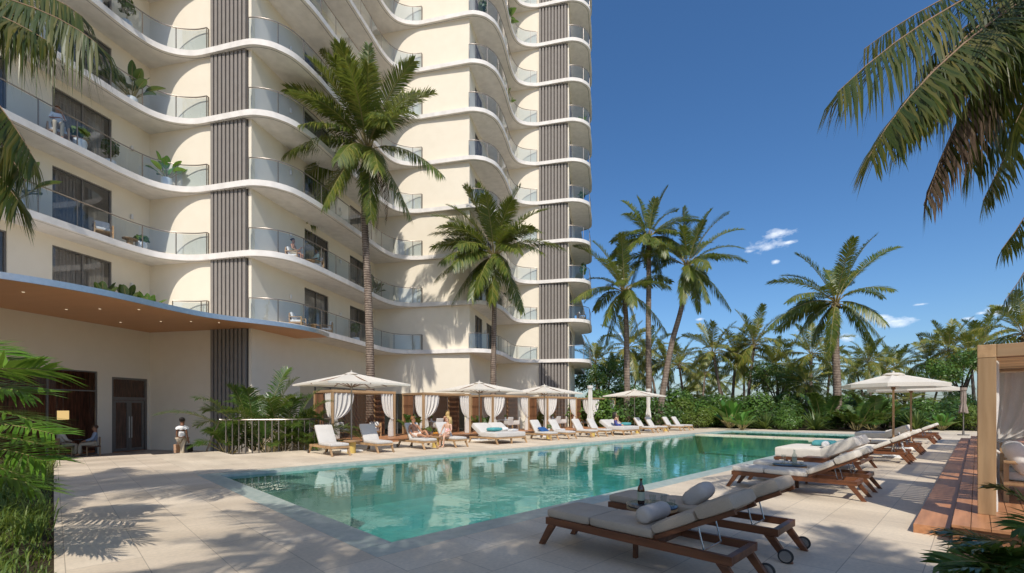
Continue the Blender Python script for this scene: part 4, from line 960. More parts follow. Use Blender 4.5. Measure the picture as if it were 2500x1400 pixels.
pR['label'] = 'dark teak lounger in front of all, with a bolster on its beige cushion'; putR(pR, 1.62)
o = copy_tree(pR, (0,0,0), 0, 'dark teak lounger second from the front, beyond the round table with the brown bottle'); putR(o, 2.92)
right = [(7.45,'lounger in front of the table with the clear bottle'),(8.72,'lounger behind the table with the clear bottle'),(15.2,'nearer lounger of the pair just beyond the teal-pillow daybed'),(16.3,'farther lounger of the pair just beyond the teal-pillow daybed'),
         (19.2,'nearer lounger of the pair beyond the nearer round umbrella'),(20.4,'farther lounger of the pair beyond the nearer round umbrella'),(26.2,'nearer lounger of the pair past the further round umbrella'),(27.5,'farther lounger of the pair beyond the further round umbrella'),(30.2,'last lounger but one of the right row, near the closed dark umbrella'),(31.5,'last lounger of the right row, near the closed dark umbrella')]
for i, (a, lab) in enumerate(right):
    lab = 'dark teak '+lab
    if i == 0: o = pR2; o['label'] = lab
    else: o = copy_tree(pR2, (0,0,0), 0, lab)
    putR(o, a)
def daybed(lab, wood, cush, W, ct, ang, grp, right=False):
    th = thing('daybed', lab, 'daybed', (0,0,0), 0, grp); Lf = 1.95; h0, h1 = .24, .31; mb = MB()
    for x in (0, W-.06): mb.box(x,.02,h0,x+.06,Lf,h1)
    mb.box(.06,.02,h0+.004,W-.06,.08,h1-.004); mb.box(.06,Lf-.06,h0+.004,W-.06,Lf,h1-.004)
    for i in range(16): y = .12+1.72*i/16; mb.box(.061,y,h1-.03,W-.061,y+.07,h1-.008)
    mb.build('frame', wood, th, smooth=False, bevel=.004)
    for (x, y0, y1) in ((0,.10,-.04),(W-.055,.10,-.04),(0,Lf-.1,Lf+.06),(W-.055,Lf-.1,Lf+.06),(W/2,.10,.05)):
        mb = MB(); mb.add([(x+.002,y1-.035,0),(x+.053,y1-.035,0),(x+.053,y1+.035,0),(x+.002,y1+.035,0),(x+.002,y0-.05,h0-.002),(x+.053,y0-.05,h0-.002),(x+.053,y0+.05,h0-.002),(x+.002,y0+.05,h0-.002)],[(0,3,2,1),(4,5,6,7),(0,1,5,4),(1,2,6,5),(2,3,7,6),(3,0,4,7)]); mb.build('leg', wood, th, smooth=False)
    yb = 1.18; mb = MB(); mb.rbox((W/2,.02+(yb-.02)/2,h1+ct/2-.003),(W/2-.02,(yb-.04)/2,ct/2),.05,7,.012); mb.build('seat_cushion', cush, th, ang=180)
    Mx = Matrix.Translation((0,yb-.02,h1)) @ Matrix.Rotation(ang,4,'X')
    for j in range(2):
        mb = MB(); mb.rbox((W*(.25+.5*j),.42,ct/2),(W/4-.015,.42,ct/2),.05,6,.012); mb.xf(Mx); mb.build('back_cushion', cush, th, ang=180)
    return th
GD = 'wide daybeds by the pool'
d1 = daybed('wide white daybed with teal pillow and rolled towel between blonde woman and third umbrella', M['oak'], M['cushL'], 1.95, .24, R(33), GD); put(d1, 11.72, 10.7, 1)
d2 = copy_tree(d1, (0,0,0), 0, 'wide white daybed on which the dark-haired woman in a blue floral dress sits'); put(d2, 22.35, 10.7, 1)
d3 = daybed('wide cream teak-framed daybed with a big teal pillow at the right pool edge', M['teak'], M['cushW'], 1.95, .27, R(27), GD); put(d3, 13.5, -.62, -1)
d4 = copy_tree(d3, (0,0,0), 0, 'wide cream teak-framed daybed beyond the nearer round umbrella, at the stone walkway'); put(d4, 25.2, -.62, -1)
def at(o, x, y, z): return o.matrix_world if False else None
def onb(a, b, z): return PW(a, b, z)
def pillow(name, lab, cat, a, b, z, h, rz, mat, tilt=0, grp=None, r=None):
    p = onb(a,b,z); mb = MB(); mb.rbox((0,0,0), h, r or min(h)*.9, 8, h[2]*.25, Matrix.Rotation(tilt,4,'X'), .004); o = mb.build(name, mat, ang=180); o.location = p; o.rotation_euler.z = RP+rz; tag(o, lab, cat, grp); return o
pillow('pillow','flat teal pillow on the wide white daybed of the left row','pillow',12.35,11.55,.66,(.34,.24,.07),.1,M['teal'])
pillow('pillow','teal pillow on the daybed beside the dark-haired woman','pillow',23.9,11.5,.66,(.36,.24,.08),.1,M['teal'])
pillow('pillow','dark blue pillow leaning on the lounger right of the white daybed','pillow',15.85,11.55,.53,(.27,.2,.06),.0,M['blue'],R(30))
pillow('pillow','big teal pillow lying on the cream daybed at the right pool edge','pillow',12.9,-1.55,.655,(.42,.28,.06),.15,M['teal'])
pillow('pillow','white square pillow on the second front lounger, beside the round table','pillow',3.2,-2.14,.55,(.21,.17,.085),.15,M['bolst'],R(-38))
def roll(lab, cat, name, a, b, z, L, r, rz, mat):
    mb = MB(); k = 14; pr = [(0,-L/2),(r*.6,-L/2-.012),(r*.93,-L/2+.01),(r,-L/2+.04)]+[(r*(1+.02*math.sin(i*1.7)),-L/2+.04+(L-.08)*i/k) for i in range(1,k)]+[(r,L/2-.04),(r*.93,L/2-.01),(r*.6,L/2+.012),(0,L/2)]
    mb.lathe(pr, 20); mb.xf(Matrix.Rotation(R(90),4,'Y')); o = mb.build(name, mat, ang=180); o.location = onb(a,b,z); o.rotation_euler.z = RP+rz; tag(o, lab, cat); return o
roll('pale bolster lying across the beige cushion of the front lounger','bolster','bolster',1.95,-2.20,.53,.46,.088,0,M['bolst'])
roll('rolled white towel beside the teal pillow on the left daybed','towel','rolled_towel',12.95,11.45,.65,.36,.085,.15,M['towel'])
roll('rolled white towel at the back of the daybed with the teal pillow at right','towel','rolled_towel',12.0,-1.75,.68,.36,.08,.1,M['towel'])
def folded(lab, a, b, z, rz, mat, h=(.22,.17,.045)):
    mb = MB(); 
    for i in range(3): mb.rbox((0,.004*i,-h[2]+h[2]*(2*i+1)/3),(h[0]-.004*i,h[1],h[2]/3),.014,5,.003)
    o = mb.build('folded_towel', mat, ang=180); o.location = onb(a,b,z); o.rotation_euler.z = RP+rz; tag(o, lab, 'towel')
folded('folded white towel lying near the foot of the wide white daybed',13.25,11.2,.61,.1,M['towel'])
folded('folded white towel on the lounger behind the third umbrella pole',17.35,11.6,.49,.0,M['towel'])
mb = MB(); vs = []
for i in range(9):
    for j in range(5):
        u = i/8; s = -.55+1.1*u; z = -abs(s)*.95+.12*math.exp(-(s*6)**2); vs.append((.30*(j/4-.5), s*.32+.012*math.sin(j*2+i), z))
mb.add(vs, [(i*5+j,i*5+j+1,i*5+j+6,i*5+j+5) for i in range(8) for j in range(4)]); o = mb.build('towel', M['stripe'], ang=180); sm = o.modifiers.new('thick','SOLIDIFY'); sm.thickness = .012
o.location = PW(15.5,-2.92,.80); o.rotation_euler.z = RP; tag(o,'striped grey towel hung over the lounger back beyond the teal-pillow daybed','towel')

# tables, bottles and glasses
def ped_table(lab, a, b, zt, r, top, post, nlegs=1, grp=None, rp=.16):
    th = thing('side_table', lab, 'side table', PW(a,b), RP, grp); mb = MB(); mb.lathe([(r-.012,-.004),(r,.0),(r,.012),(r-.006,.016)], 36, (0,0,zt-.016)); mb.build('tabletop', top, th)
    mb = MB(); mb.lathe([(r-.03,-.04),(r-.004,-.036),(r-.004,-.005),(r-.03,-.005)], 36, (0,0,zt-.016)); mb.build('rim', M['oaky'], th)
    if nlegs == 1: mb = MB(); mb.lathe([(rp,0),(rp,zt-.058)], 24); mb.build('pedestal', post, th)
    else:
        for i in range(nlegs): g = i*2*math.pi/nlegs+.5; mb = MB(); mb.box(-.03,-.03,0,.03,.03,zt-.058); mb.xf(Matrix.Translation((math.cos(g)*r*.45,math.sin(g)*r*.45,0))); mb.build('leg', post, th, smooth=False)
    return th
ped_table('round dark-topped table with brown bottle and glasses between the two front loungers',2.62,-1.82,.46,.30,M['slate'],M['oak'])
ped_table('round dark-topped table with clear bottle between the second right pair of loungers',8.28,-1.85,.47,.31,M['slate'],M['teak'],3)
ped_table('round wooden table at the left of the pair beyond the nearer round umbrella',18.3,-1.5,.5,.40,M['oaky'],M['teak'],3)
GS = 'small round yellow-based tables between the left loungers'
for (a, b, lab) in ((5.25,11.55,'small round table behind the first left umbrella pole'),(8.95,11.5,'small round table bearing the fruit basket between man and blonde woman'),(16.6,11.8,'small round table with a plant right of the blue pillow'),(20.2,11.5,'small round table in front of the closed white umbrella'),(25.4,11.5,'small round table right of the dark-haired woman'),(29.4,11.5,'small round table near the far end of the left row')):
    ped_table(lab,a,b,.47,.29,M['oaky'],M['yellowp'],1,GS,.15)
mb = MB(); mb.box(-.24,-.24,.0,.24,.24,.40); o = None
th = thing('box_table','square teak box table beside the teal-pillow daybed','side table',PW(11.05,-1.75),RP); mb = MB(); mb.box(-.24,-.24,.37,.24,.24,.41); mb.build('tabletop',M['teak'],th,smooth=False,bevel=.004); mb = MB(); mb.box(-.23,-.23,0,.23,.23,.368); mb.build('body',M['teak'],th,smooth=False)
def bottle(lab, a, b, z, mat, h=.30, r=.042, label=True):
    th = thing('bottle', lab, 'bottle', PW(a,b,z)); mb = MB(); mb.lathe([(0,0.004),(r*.9,0),(r,.012),(r,h*.56),(r*.86,h*.66),(r*.42,h*.78),(r*.34,h*.95),(r*.42,h*.955),(r*.42,h),(r*.2,h)], 22); mb.build('glass_body', mat, th)
    if label: mb = MB(); mb.lathe([(r+.0012,h*.14),(r+.0012,h*.48)], 22); mb.f = mb.f[:22]; mb.mi = mb.mi[:22]; mb.build('paper_label', M['label'], th)
    return th
def tumbler(lab, a, b, z, h=.11, r=.038, grp='drinking glasses on the pool tables'):
    mb = MB(); mb.lathe([(r*.80,0),(r,h),(r-.003,h),(r*.8-.003,.012),(0,.012)], 18); o = mb.build('drinking_glass', M['clear'], ang=40); o.location = PW(a,b,z); tag(o, lab, 'glass', grp); return o
bottle('brown glass bottle with a pale label on the front round table',2.56,-1.71,.462,M['amber'])
tumbler('tall tumbler next to the brown bottle',2.58,-1.85,.462,.12); tumbler('tall tumbler in the middle of the front round table',2.70,-1.93,.462,.125,.04); tumbler('low tumbler at the right rim of the front round table',2.70,-2.04,.462,.075,.036)
bottle('clear glass bottle with a white label on the second round table',8.32,-1.93,.472,M['pale'],.30,.045); tumbler('tall tumbler left of the clear bottle',8.25,-1.75,.472,.19,.042); tumbler('low tumbler right of the clear bottle',8.36,-2.05,.472,.06,.04)
th = thing('fruit_basket','basket of oranges with a pineapple on the small table by the man','fruit basket',PW(8.95,11.5,.472)); mb = MB()
mb.lathe([(.12,0),(.17,.10),(.18,.105),(.165,.10),(.115,.01)], 18); mb.build('basket', M['oaky'], th); M['orange'] = simple('orange_fruit', (.62,.26,.03), (.50,.19,.02), 9, .5)
for i in range(7): g = i*.9; mb = MB(); mb.ball((math.cos(g)*.085*(i>0),math.sin(g)*.085*(i>0),.12+.03*(i==0)), .045, 10, 8); mb.build('orange', M['orange'], th)
mb = MB(); spike_plant(mb, random.Random(3), 22, .2, .03, .17); mb.build('pineapple_leaves', M['spike'], th, ang=180)
th = thing('potted_plant','tiny potted plant on the small table right of the blue pillow','plant',PW(16.6,11.8,.472)); mb = MB(); mb.lathe([(.05,0),(.065,.1),(.055,.1),(.05,.08)],14); mb.build('pot',M['white'],th); mb = MB(); leaf_cloud(mb,random.Random(4),90,[((0,0,.2),(.14,.14,.12))],.09); mb.build('foliage',M['bush'],th,ang=180)

# ================================================================ UMBRELLAS
def umbrella_square(lab, a, b, side=3.2, ztop=3.0, grp='cream square umbrellas of the left row'):
    th = thing('umbrella', lab, 'umbrella', PW(a,b), RP, grp); H = side/2; zr = ztop-.44
    mb = MB(); mb.tube([(0,0,.05),(0,0,ztop-.06)], .03, 12); mb.build('pole', M['umbpole'], th)
    mb = MB(); mb.box(-.32,-.32,.0,.32,.32,.05); mb.lathe([(.05,.05),(.05,.3)],14); mb.build('base', M['white'], th, smooth=False, bevel=.006)
    mb = MB(); n = 10; dirs = [(-1,-1),(1,-1),(1,1),(-1,1)]; vs = []
    for k in range(4):
        c0 = Vector((dirs[k][0]*H,dirs[k][1]*H,zr)); c1 = Vector((dirs[(k+1)%4][0]*H,dirs[(k+1)%4][1]*H,zr)); o = len(mb.v); V = []
        for i in range(n+1):
            t = i/n
            for j in range(n+1):
                s = j/n; e = c0.lerp(c1,s); p = Vector((0,0,ztop)).lerp(e,t); ed = 4*s*(1-s)
                p.z -= .10*math.sin(math.pi*t)*ed*.8; cin = ed*t*t*.09; md = (c0+c1)/2; md.z = 0; p -= md.normalized()*cin*1.2; p.z += .02*ed*t
                V.append(p)
        for j in range(n+1):
            p = V[n*(n+1)+j].copy(); p.z -= .07; V.append(p)
        mb.add(V, [(i*(n+1)+j,(i+1)*(n+1)+j,(i+1)*(n+1)+j+1,i*(n+1)+j+1) for i in range(n+1) for j in range(n)])
    mb.build('canopy', M['canopy'], th, ang=25)
    mb = MB(); mb.lathe([(.0,ztop+.10),(.02,ztop+.09),(.025,ztop+.03),(.16,ztop-.0),(.26,ztop-.055)],16); mb.build('finial', M['canopy'], th)
    for (sx, sy) in dirs+[(1,0),(-1,0),(0,1),(0,-1)]:
        k = 1.0 if sx and sy else .97; e = Vector((sx*H*k,sy*H*k,zr-.02)); mb = MB(); tp = Vector((0,0,ztop-.05)); mb.beam(tp, tp.lerp(e,.985)-Vector((0,0,.02)), .022, .03)
        mb.beam(Vector((0,0,zr-.12)), tp.lerp(e,.45)-Vector((0,0,.035)), .018,.024); mb.build('rib', M['umbrib'], th, smooth=False)
    mb = MB(); mb.lathe([(.05,-.06),(.06,-.03),(.06,.05),(.04,.07)],14,(0,0,zr-.14)); mb.build('hub', M['umbpole'], th); return th
def umb_at(px_, b): 
    k = (px_-1250)/F; return (k*(P0.y+b*UY*0+b*UX)-P0.x+b*UY)/(UX-k*UY)
umbrella_square('nearest cream square umbrella, over the first two loungers beside the railing', umb_at(858,12.3), 12.3)
umbrella_square('second cream square umbrella, behind the wide white daybed', umb_at(1170,13.5), 13.5)
umbrella_square('third cream square umbrella, standing behind the blue pillow lounger', umb_at(1329,13.4), 13.4)
umbrella_square('fourth and farthest cream square umbrella, in front of the palms', umb_at(1549,12.6), 12.6)
def umbrella_round(lab, a, b, r=1.42, ztop=2.80):
    th = thing('umbrella', lab, 'umbrella', PW(a,b), RP, 'cream round umbrellas of the right row'); n = 8; zr = ztop-.36
    mb = MB(); mb.tube([(0,0,.05),(0,0,ztop-.05)], .032, 12); mb.build('pole', M['oak'], th)
    mb = MB(); mb.lathe([(.3,0),(.3,.045),(.06,.06),(.06,.3)],20); mb.build('base', M['white'], th)
    mb = MB(); m = 8; q = 6
    for k in range(n):
        g0, g1 = 2*math.pi*k/n, 2*math.pi*(k+1)/n; V = []
        for i in range(m+1):
            t = i/m
            for j in range(q+1):
                s = j/q; e = Vector((math.cos(g0),math.sin(g0),0)).lerp(Vector((math.cos(g1),math.sin(g1),0)),s)*r*t; ed = 4*s*(1-s)
                e.z = ztop-(ztop-zr)*(t**1.12)-.05*ed*math.sin(math.pi*min(1,t))*.9; V.append(e)
        for j in range(q+1): p = V[m*(q+1)+j].copy(); p.z -= .12; V.append(p)
        mb.add(V, [(i*(q+1)+j,(i+1)*(q+1)+j,(i+1)*(q+1)+j+1,i*(q+1)+j+1) for i in range(m+1) for j in range(q)])
    mb.build('canopy', M['canopy'], th, ang=22)
    mb = MB(); mb.lathe([(0,ztop+.09),(.03,ztop+.07),(.03,ztop+.03),(.18,ztop+.02),(.30,ztop-.03),(.30,ztop-.06)],16); mb.build('vent_cap', M['canopy'], th)
    for k in range(n):
        g = 2*math.pi*k/n; e = Vector((math.cos(g)*r*.985,math.sin(g)*r*.985,zr-.03)); tp = Vector((0,0,ztop-.05)); mb = MB(); mb.beam(tp,e,.02,.028); mb.beam(Vector((0,0,zr-.1)), tp.lerp(e,.5)-Vector((0,0,.02)),.018,.022); mb.build('rib', M['umbrib'], th, smooth=False)
    mb = MB(); mb.lathe([(.05,-.06),(.06,-.03),(.06,.06),(.04,.09)],14,(0,0,zr-.12)); mb.build('hub', M['umbrib'], th); return th
umbrella_round('nearer cream round umbrella of the right row', umb_at(2181,-2.6), -2.6)
umbrella_round('further cream round umbrella, half hidden behind the nearer round one', umb_at(2224,-2.7), -2.7)
def closed_umbrella(lab, loc, h, mat, polem, cl=2.0):
    th = thing('closed_umbrella', lab, 'umbrella', loc, .3, 'closed umbrellas'); mb = MB(); mb.tube([(0,0,.05),(0,0,h-.02)],.028,10); mb.build('pole', polem, th)
    mb = MB(); mb.lathe([(.28,0),(.28,.05),(.06,.06),(.06,.25)],18); mb.build('base', polem, th)
    mb = MB(); n = 40; prof = [(.17,h),(.175,h-.16),(.12,h-.19),(.115,h-.35),(.12,h-cl*.45),(.10,h-cl*.62),(.15,h-cl*.8),(.19,h-cl)]; vs = []
    for i, (r, z) in enumerate(prof):
        for j in range(n):
            g = 2*math.pi*j/n; rr = r*(1+(.24 if i > 2 else .04)*math.cos(8*g+i*.25)); vs.append((rr*math.cos(g),rr*math.sin(g),z+(.05*math.cos(8*g) if i == len(prof)-1 else 0)))
    fs = [(i*n+j,i*n+(j+1)%n,(i+1)*n+(j+1)%n,(i+1)*n+j) for i in range(len(prof)-1) for j in range(n)]+[tuple(range(n))]
    mb.add(vs, fs); mb.build('folded_canopy', mat, th, ang=60); return th
closed_umbrella('closed white umbrella in front of the last cabana', PW(umb_at(1441,12.6),12.6), 3.1, M['curtain'], M['white'], 2.35)
closed_umbrella('closed white umbrella in front of the tall straight palm trunk', PW(umb_at(1583,12.9),12.9), 3.15, M['curtain'], M['white'], 2.2)
M['taupe'] = fabric('taupe_canopy', (.30,.24,.20), (.25,.20,.165))
closed_umbrella('closed taupe umbrella on a dark pole beyond the right loungers', px(2352,1062,28.5)*1, 2.95, M['taupe'], M['frame'], 1.55).location.z = 0

# ================================================================ CURTAINS AND CABANAS
def curtain_mesh(mb, x0, W, z0, z1, side, tie=.56, seed=0, amp=.035, y=0.0, wt=.14, wb=.30, nx=44, nz=30):
    # hangs from a rail at z1; gathered to x0 and tied; side = +1 opens to the right of x0
    ph = seed*1.7; vs = []
    for k in range(nz+1):
        t = k/nz
        if t < tie: f = t/tie; w = W+(wt-W)*(f**1.7*.75+.25*f**6) if True else 0; 
        else: f = (t-tie)/(1-tie); w = wt+(wb-wt)*min(1, f*2.6)**.6
        if t < tie: w = W*(1-(f**1.9))**.75*(1-.0)+wt*(f**1.9)
        for i in range(nx+1):
            u = i/nx; sag = .0
            x = x0+side*(w*u+ (0.02)); am = amp*(.55+.9*min(1,abs(t-tie)*3)); 
            yy = y+am*math.sin(u*26+ph)*(1 if t < tie else .9)+am*.4*math.sin(u*53+ph*2+t*3)
            z = z1+(z0-z1)*t-(.16*u*u*math.sin(math.pi*min(1,t/tie)) if t < tie else 0)
            vs.append((x, yy, z))
    mb.add(vs, [(k*(nx+1)+i,k*(nx+1)+i+1,(k+1)*(nx+1)+i+1,(k+1)*(nx+1)+i) for k in range(nz) for i in range(nx)])
    zt = z1+(z0-z1)*tie; mb.tube([(x0+side*.0,y-.06,zt),(x0+side*(wt*.5+.02),y-.075,zt-.02),(x0+side*(wt+.05),y-.05,zt)], .018, 6)
def lattice_panel(mb, A, B, z0, z1, dense=.075, th=.014):          # woven slats between two posts
    A = Vector(A); B = Vector(B); d = (B-A); L = d.length; d.normalize(); n = Vector((-d.y,d.x,0)); k = int((z1-z0)/dense)
    for i in range(k+1): z = z0+(z1-z0)*i/k; mb.beam(A+Vector((0,0,z)), B+Vector((0,0,z)), th, .022)
    m = int(L/(dense*1.05))
    for i in range(m+1): s = L*i/m; mb.beam(A+d*s+n*th+Vector((0,0,z0)), A+d*s+n*th+Vector((0,0,z1)), .026, .012, tuple(d))
CW, CD, CZ, PZ = 3.45, 2.2, 2.55, .16
def plat(): 
    mb = MB(); w = .14; b = 15.9; i = 0
    return mb
mb = MB(); mb.box(5.6,15.7,.004,33.6,19.46,PZ-.03)
o = mb.build('wooden_platform', M['teakS'], smooth=False); mb = MB()
th = thing('wooden_platform','long low brown wooden platform carrying the cabanas','platform',P0,RP); o.parent = th; o.name = 'base'
i = 0; b = 15.66
while b < 19.4:
    for (x0, x1) in ((5.56,14.9),(14.904,24.3),(24.304,33.64)): mb.box(x0,b,PZ-.03,x1,b+.135,PZ)
    b += .141
mb.build('boards', M['teakS'], th, smooth=False)
cabs = [(6.97,'first cabana nearest the railing'),(12.15,'second cabana, behind the seated blonde woman'),(17.4,'third cabana, behind the blue pillow lounger'),(22.75,'fourth cabana, behind the third umbrella'),(28.15,'last cabana at the far end, behind the closed umbrella')]
pw = .11
def cabana():
    th = thing('cabana','x','cabana',(0,0,0),0,'timber cabanas with tied white curtains')
    for (x, y) in ((0,0),(CW-pw,0),(0,CD-pw),(CW-pw,CD-pw)):
        mb = MB(); mb.box(x,y,PZ,x+pw,y+pw,CZ-.122); mb.build('post', M['oak'], th, smooth=False, bevel=.004)
    mb = MB(); mb.box(-.01,-.01,CZ-.12,CW+.01,pw+.01,CZ); mb.box(-.01,CD-pw-.01,CZ-.12,CW+.01,CD+.01,CZ); mb.build('beam', M['oakx'], th, smooth=False, bevel=.004)
    mb = MB(); mb.box(-.008,pw+.012,CZ-.118,pw,CD-pw-.012,CZ-.002); mb.box(CW-pw,pw+.012,CZ-.118,CW+.008,CD-pw-.012,CZ-.002); mb.build('beam', M['oaky'], th, smooth=False, bevel=.004)
    mb = MB(); n = 17
    for i in range(n): x = pw+.05+(CW-2*pw-.2)*i/(n-1); mb.box(x,pw+.011,CZ-.105,x+.075,CD-pw-.011,CZ-.03)
    mb.build('roof_slats', M['oaky'], th, smooth=False)
    mb = MB(); lattice_panel(mb, (pw,CD-.06,0), (CW-pw,CD-.06,0), PZ+.05, CZ-.14); mb.build('back_lattice', M['lattice'], th, smooth=False)
    mb = MB(); lattice_panel(mb, (CW-.05,CD-pw,0), (CW-.05,CD*.52,0), PZ+.05, CZ-.14, .06, .02); mb.build('side_lattice', M['lattice'], th, smooth=False)
    mb = MB()
    for i in range(4): y = CD*.50+.02+i*.235; mb.box(.03,y,PZ+.04,.055,y+.225,CZ-.13)
    for z in (.5,.58,1.1,1.18,1.75,1.83): mb.box(.012,CD*.50,z,.029,CD-pw,z+.02)
    mb.build('side_panel', M['lattice'], th, smooth=False)
    for (x0, w, sd, rot, seed) in ((pw,1.02,1,0,1),(CW-pw,.72,-1,0,2)):
        mb = MB(); curtain_mesh(mb, x0, w, PZ+.02, CZ-.15, sd, .57, seed, .03, .05); mb.build('curtain', M['curtain'], th, ang=180)
    mb = MB(); curtain_mesh(mb, 0, .78, PZ+.02, CZ-.15, 1, .57, 3, .03, 0); mb.xf(Matrix.Translation((.05,pw,0)) @ Matrix.Rotation(R(90),4,'Z')); mb.build('curtain', M['curtain'], th, ang=180)
    return th
c0 = cabana()
for i, (a, lab) in enumerate(cabs):
    lab = 'timber '+lab+', with tied white curtains'
    if i == 0: o = c0; o['label'] = lab
    else: o = copy_tree(c0, (0,0,0), 0, lab)
    o.location = PW(a,17.2); o.rotation_euler.z = RP
# furniture in the cabanas
def sofa(lab, a, b, rz, W=1.6, mat='cushL', stripe=True, grp='sofas in the cabanas'):
    th = thing('sofa', lab, 'sofa', PW(a,b,PZ), RP+rz, grp); mb = MB(); mb.box(-W/2,-.36,.22,W/2,.36,.28); mb.box(-W/2,.30,.28,W/2,.36,.72); mb.box(-W/2,-.36,.52,-W/2+.06,.30,.58); mb.box(W/2-.06,-.36,.52,W/2,.30,.58); mb.build('frame', M['oakx'], th, smooth=False)
    for (x, y) in ((-W/2,-.36),(W/2-.06,-.36),(-W/2,.30),(W/2-.06,.30)): mb = MB(); mb.box(x+.002,y+.002,0,x+.058,y+.058,.519 if y < 0 else .219); mb.build('leg', M['oak'], th, smooth=False)
    mb = MB(); mb.rbox((0,-.03,.36),(W/2-.07,.31,.08),.04,6,.01); mb.build('seat_cushion', M[mat], th, ang=180)
    mb = MB(); mb.rbox((0,.20,.58),(W/2-.08,.09,.20),.06,6,0,Matrix.Rotation(R(-10),4,'X')); mb.build('back_cushion', M['stripe' if stripe else mat], th, ang=180); return th
sofa('armchair with a striped back cushion at the right in the first cabana', 9.55, 18.2, R(-75), .78)
sofa('grey sofa half hidden by the curtain in the first cabana', 7.9, 18.7, R(10), 1.2, stripe=False)
sofa('striped sofa in the last cabana behind the dark-haired woman', 30.0, 18.9, 0, 2.3)
sofa('small sofa with a striped pillow at the left in the third cabana', 18.1, 18.8, R(60), .8)
def dining_chair(lab, a, b, rz, mat='cushL', grp='upholstered dining chairs in the cabanas'):
    th = thing('dining_chair', lab, 'chair', PW(a,b,PZ), RP+rz, grp); mb = MB(); mb.rbox((0,0,.43),(.25,.25,.05),.03,5,.006); mb.build('seat', M[mat], th, ang=180)
    mb = MB(); mb.rbox((0,.24,.66),(.24,.035,.27),.03,6,0,Matrix.Rotation(R(-7),4,'X')); mb.rbox((-.25,.08,.56),(.025,.2,.12),.02,4); mb.rbox((.25,.08,.56),(.025,.2,.12),.02,4); mb.build('backrest', M[mat], th, ang=180)
    for (x, y) in ((-.22,-.22),(.22,-.22),(-.22,.22),(.22,.22)): mb = MB(); mb.tube([(x,y,.39),(x*1.12,y*1.12,0)],[.02,.013],8); mb.build('leg', M['oak'], th)
    return th
def round_dining(lab, a, b, r=.5):
    th = thing('dining_table', lab, 'table', PW(a,b,PZ), RP, 'dining tables in the cabanas'); mb = MB(); mb.lathe([(r-.01,.70),(r,.71),(r,.735),(r-.008,.742)],30); mb.build('tabletop', M['white'], th); mb = MB(); mb.lathe([(.26,0),(.26,.02),(.05,.05),(.05,.699)],20); mb.build('pedestal', M['white'], th); return th
rd = round_dining('white round table set for dining in the second cabana', 13.4, 18.2); round_dining('white round table set for dining in the third cabana', 19.4, 18.2); round_dining('white round table set for dining in the fourth cabana', 24.5, 18.2)
dining_chair('grey dining chair on which the blonde woman in the second cabana sits', 14.3, 17.95, R(-60), 'cushG')
dining_chair('pale dining chair at the left of the second cabana table', 13.35, 17.55, R(180)); 
dining_chair('pale dining chair at the left of the third cabana table', 19.1, 17.55, R(180)); dining_chair('pale dining chair at the right of the third cabana table', 20.05, 17.75, R(-140)); dining_chair('pale dining chair at the left of the fourth cabana table', 24.1, 17.55, R(180)); dining_chair('pale dining chair at the right of the fourth cabana table, by the hatted person', 25.1, 17.7, R(-140))
dining_chair('dining chair in shade at the back of the third cabana', 19.3, 18.95, R(0))
for (a, b, lab) in ((13.4,18.2,'small white flower vase on the table of the second cabana'),(19.5,18.2,'small white flower vase on the table of the third cabana'),(24.5,18.2,'small white flower vase on the table of the fourth cabana')):
    th = thing('vase', lab, 'vase', PW(a,b,PZ+.743)); mb = MB(); mb.lathe([(.04,0),(.06,.06),(.035,.14),(.045,.16),(.03,.15)],14); mb.build('body',M['white'],th); mb = MB(); leaf_cloud(mb,random.Random(8),60,[((0,0,.25),(.10,.10,.10))],.07); mb.build('flowers',M['bushY'],th,ang=180)

# ================================================================ RIGHT SIDE: STEP, PLATFORM, PAVILIONS
th = thing('wooden_platform','two-level reddish wooden deck with a step under the timber pavilions at right','platform',P0,RP)
mb = MB(); mb.box(5.45,-4.34,.0,31,-3.99,.115); mb.build('step', M['teakS'], th, smooth=False, bevel=.003)
mb = MB()
y = -4.36
mb2 = MB(); mb2.box(5.15,-8.2,.0,31.2,-4.37,.195); mb2.build('base', M['teakS'], th, smooth=False)
while y > -8.1: 
    for (x0, x1) in ((5.1,11.2),(11.204,18),(18.004,25),(25.004,31.25)): mb.box(x0,y-.16,.197,x1,y,.232)
    y -= .166
mb.build('boards', M['teakS'], th, smooth=False, bevel=.002)
mb = MB(); 
for k in range(2):
    yy = -4.06-.0-k*.0
for x0 in [5.5+i*.0 for i in range(0)]: pass
PVW, PVD, PVZ, PVP = 3.5, 3.0, 2.44, .17
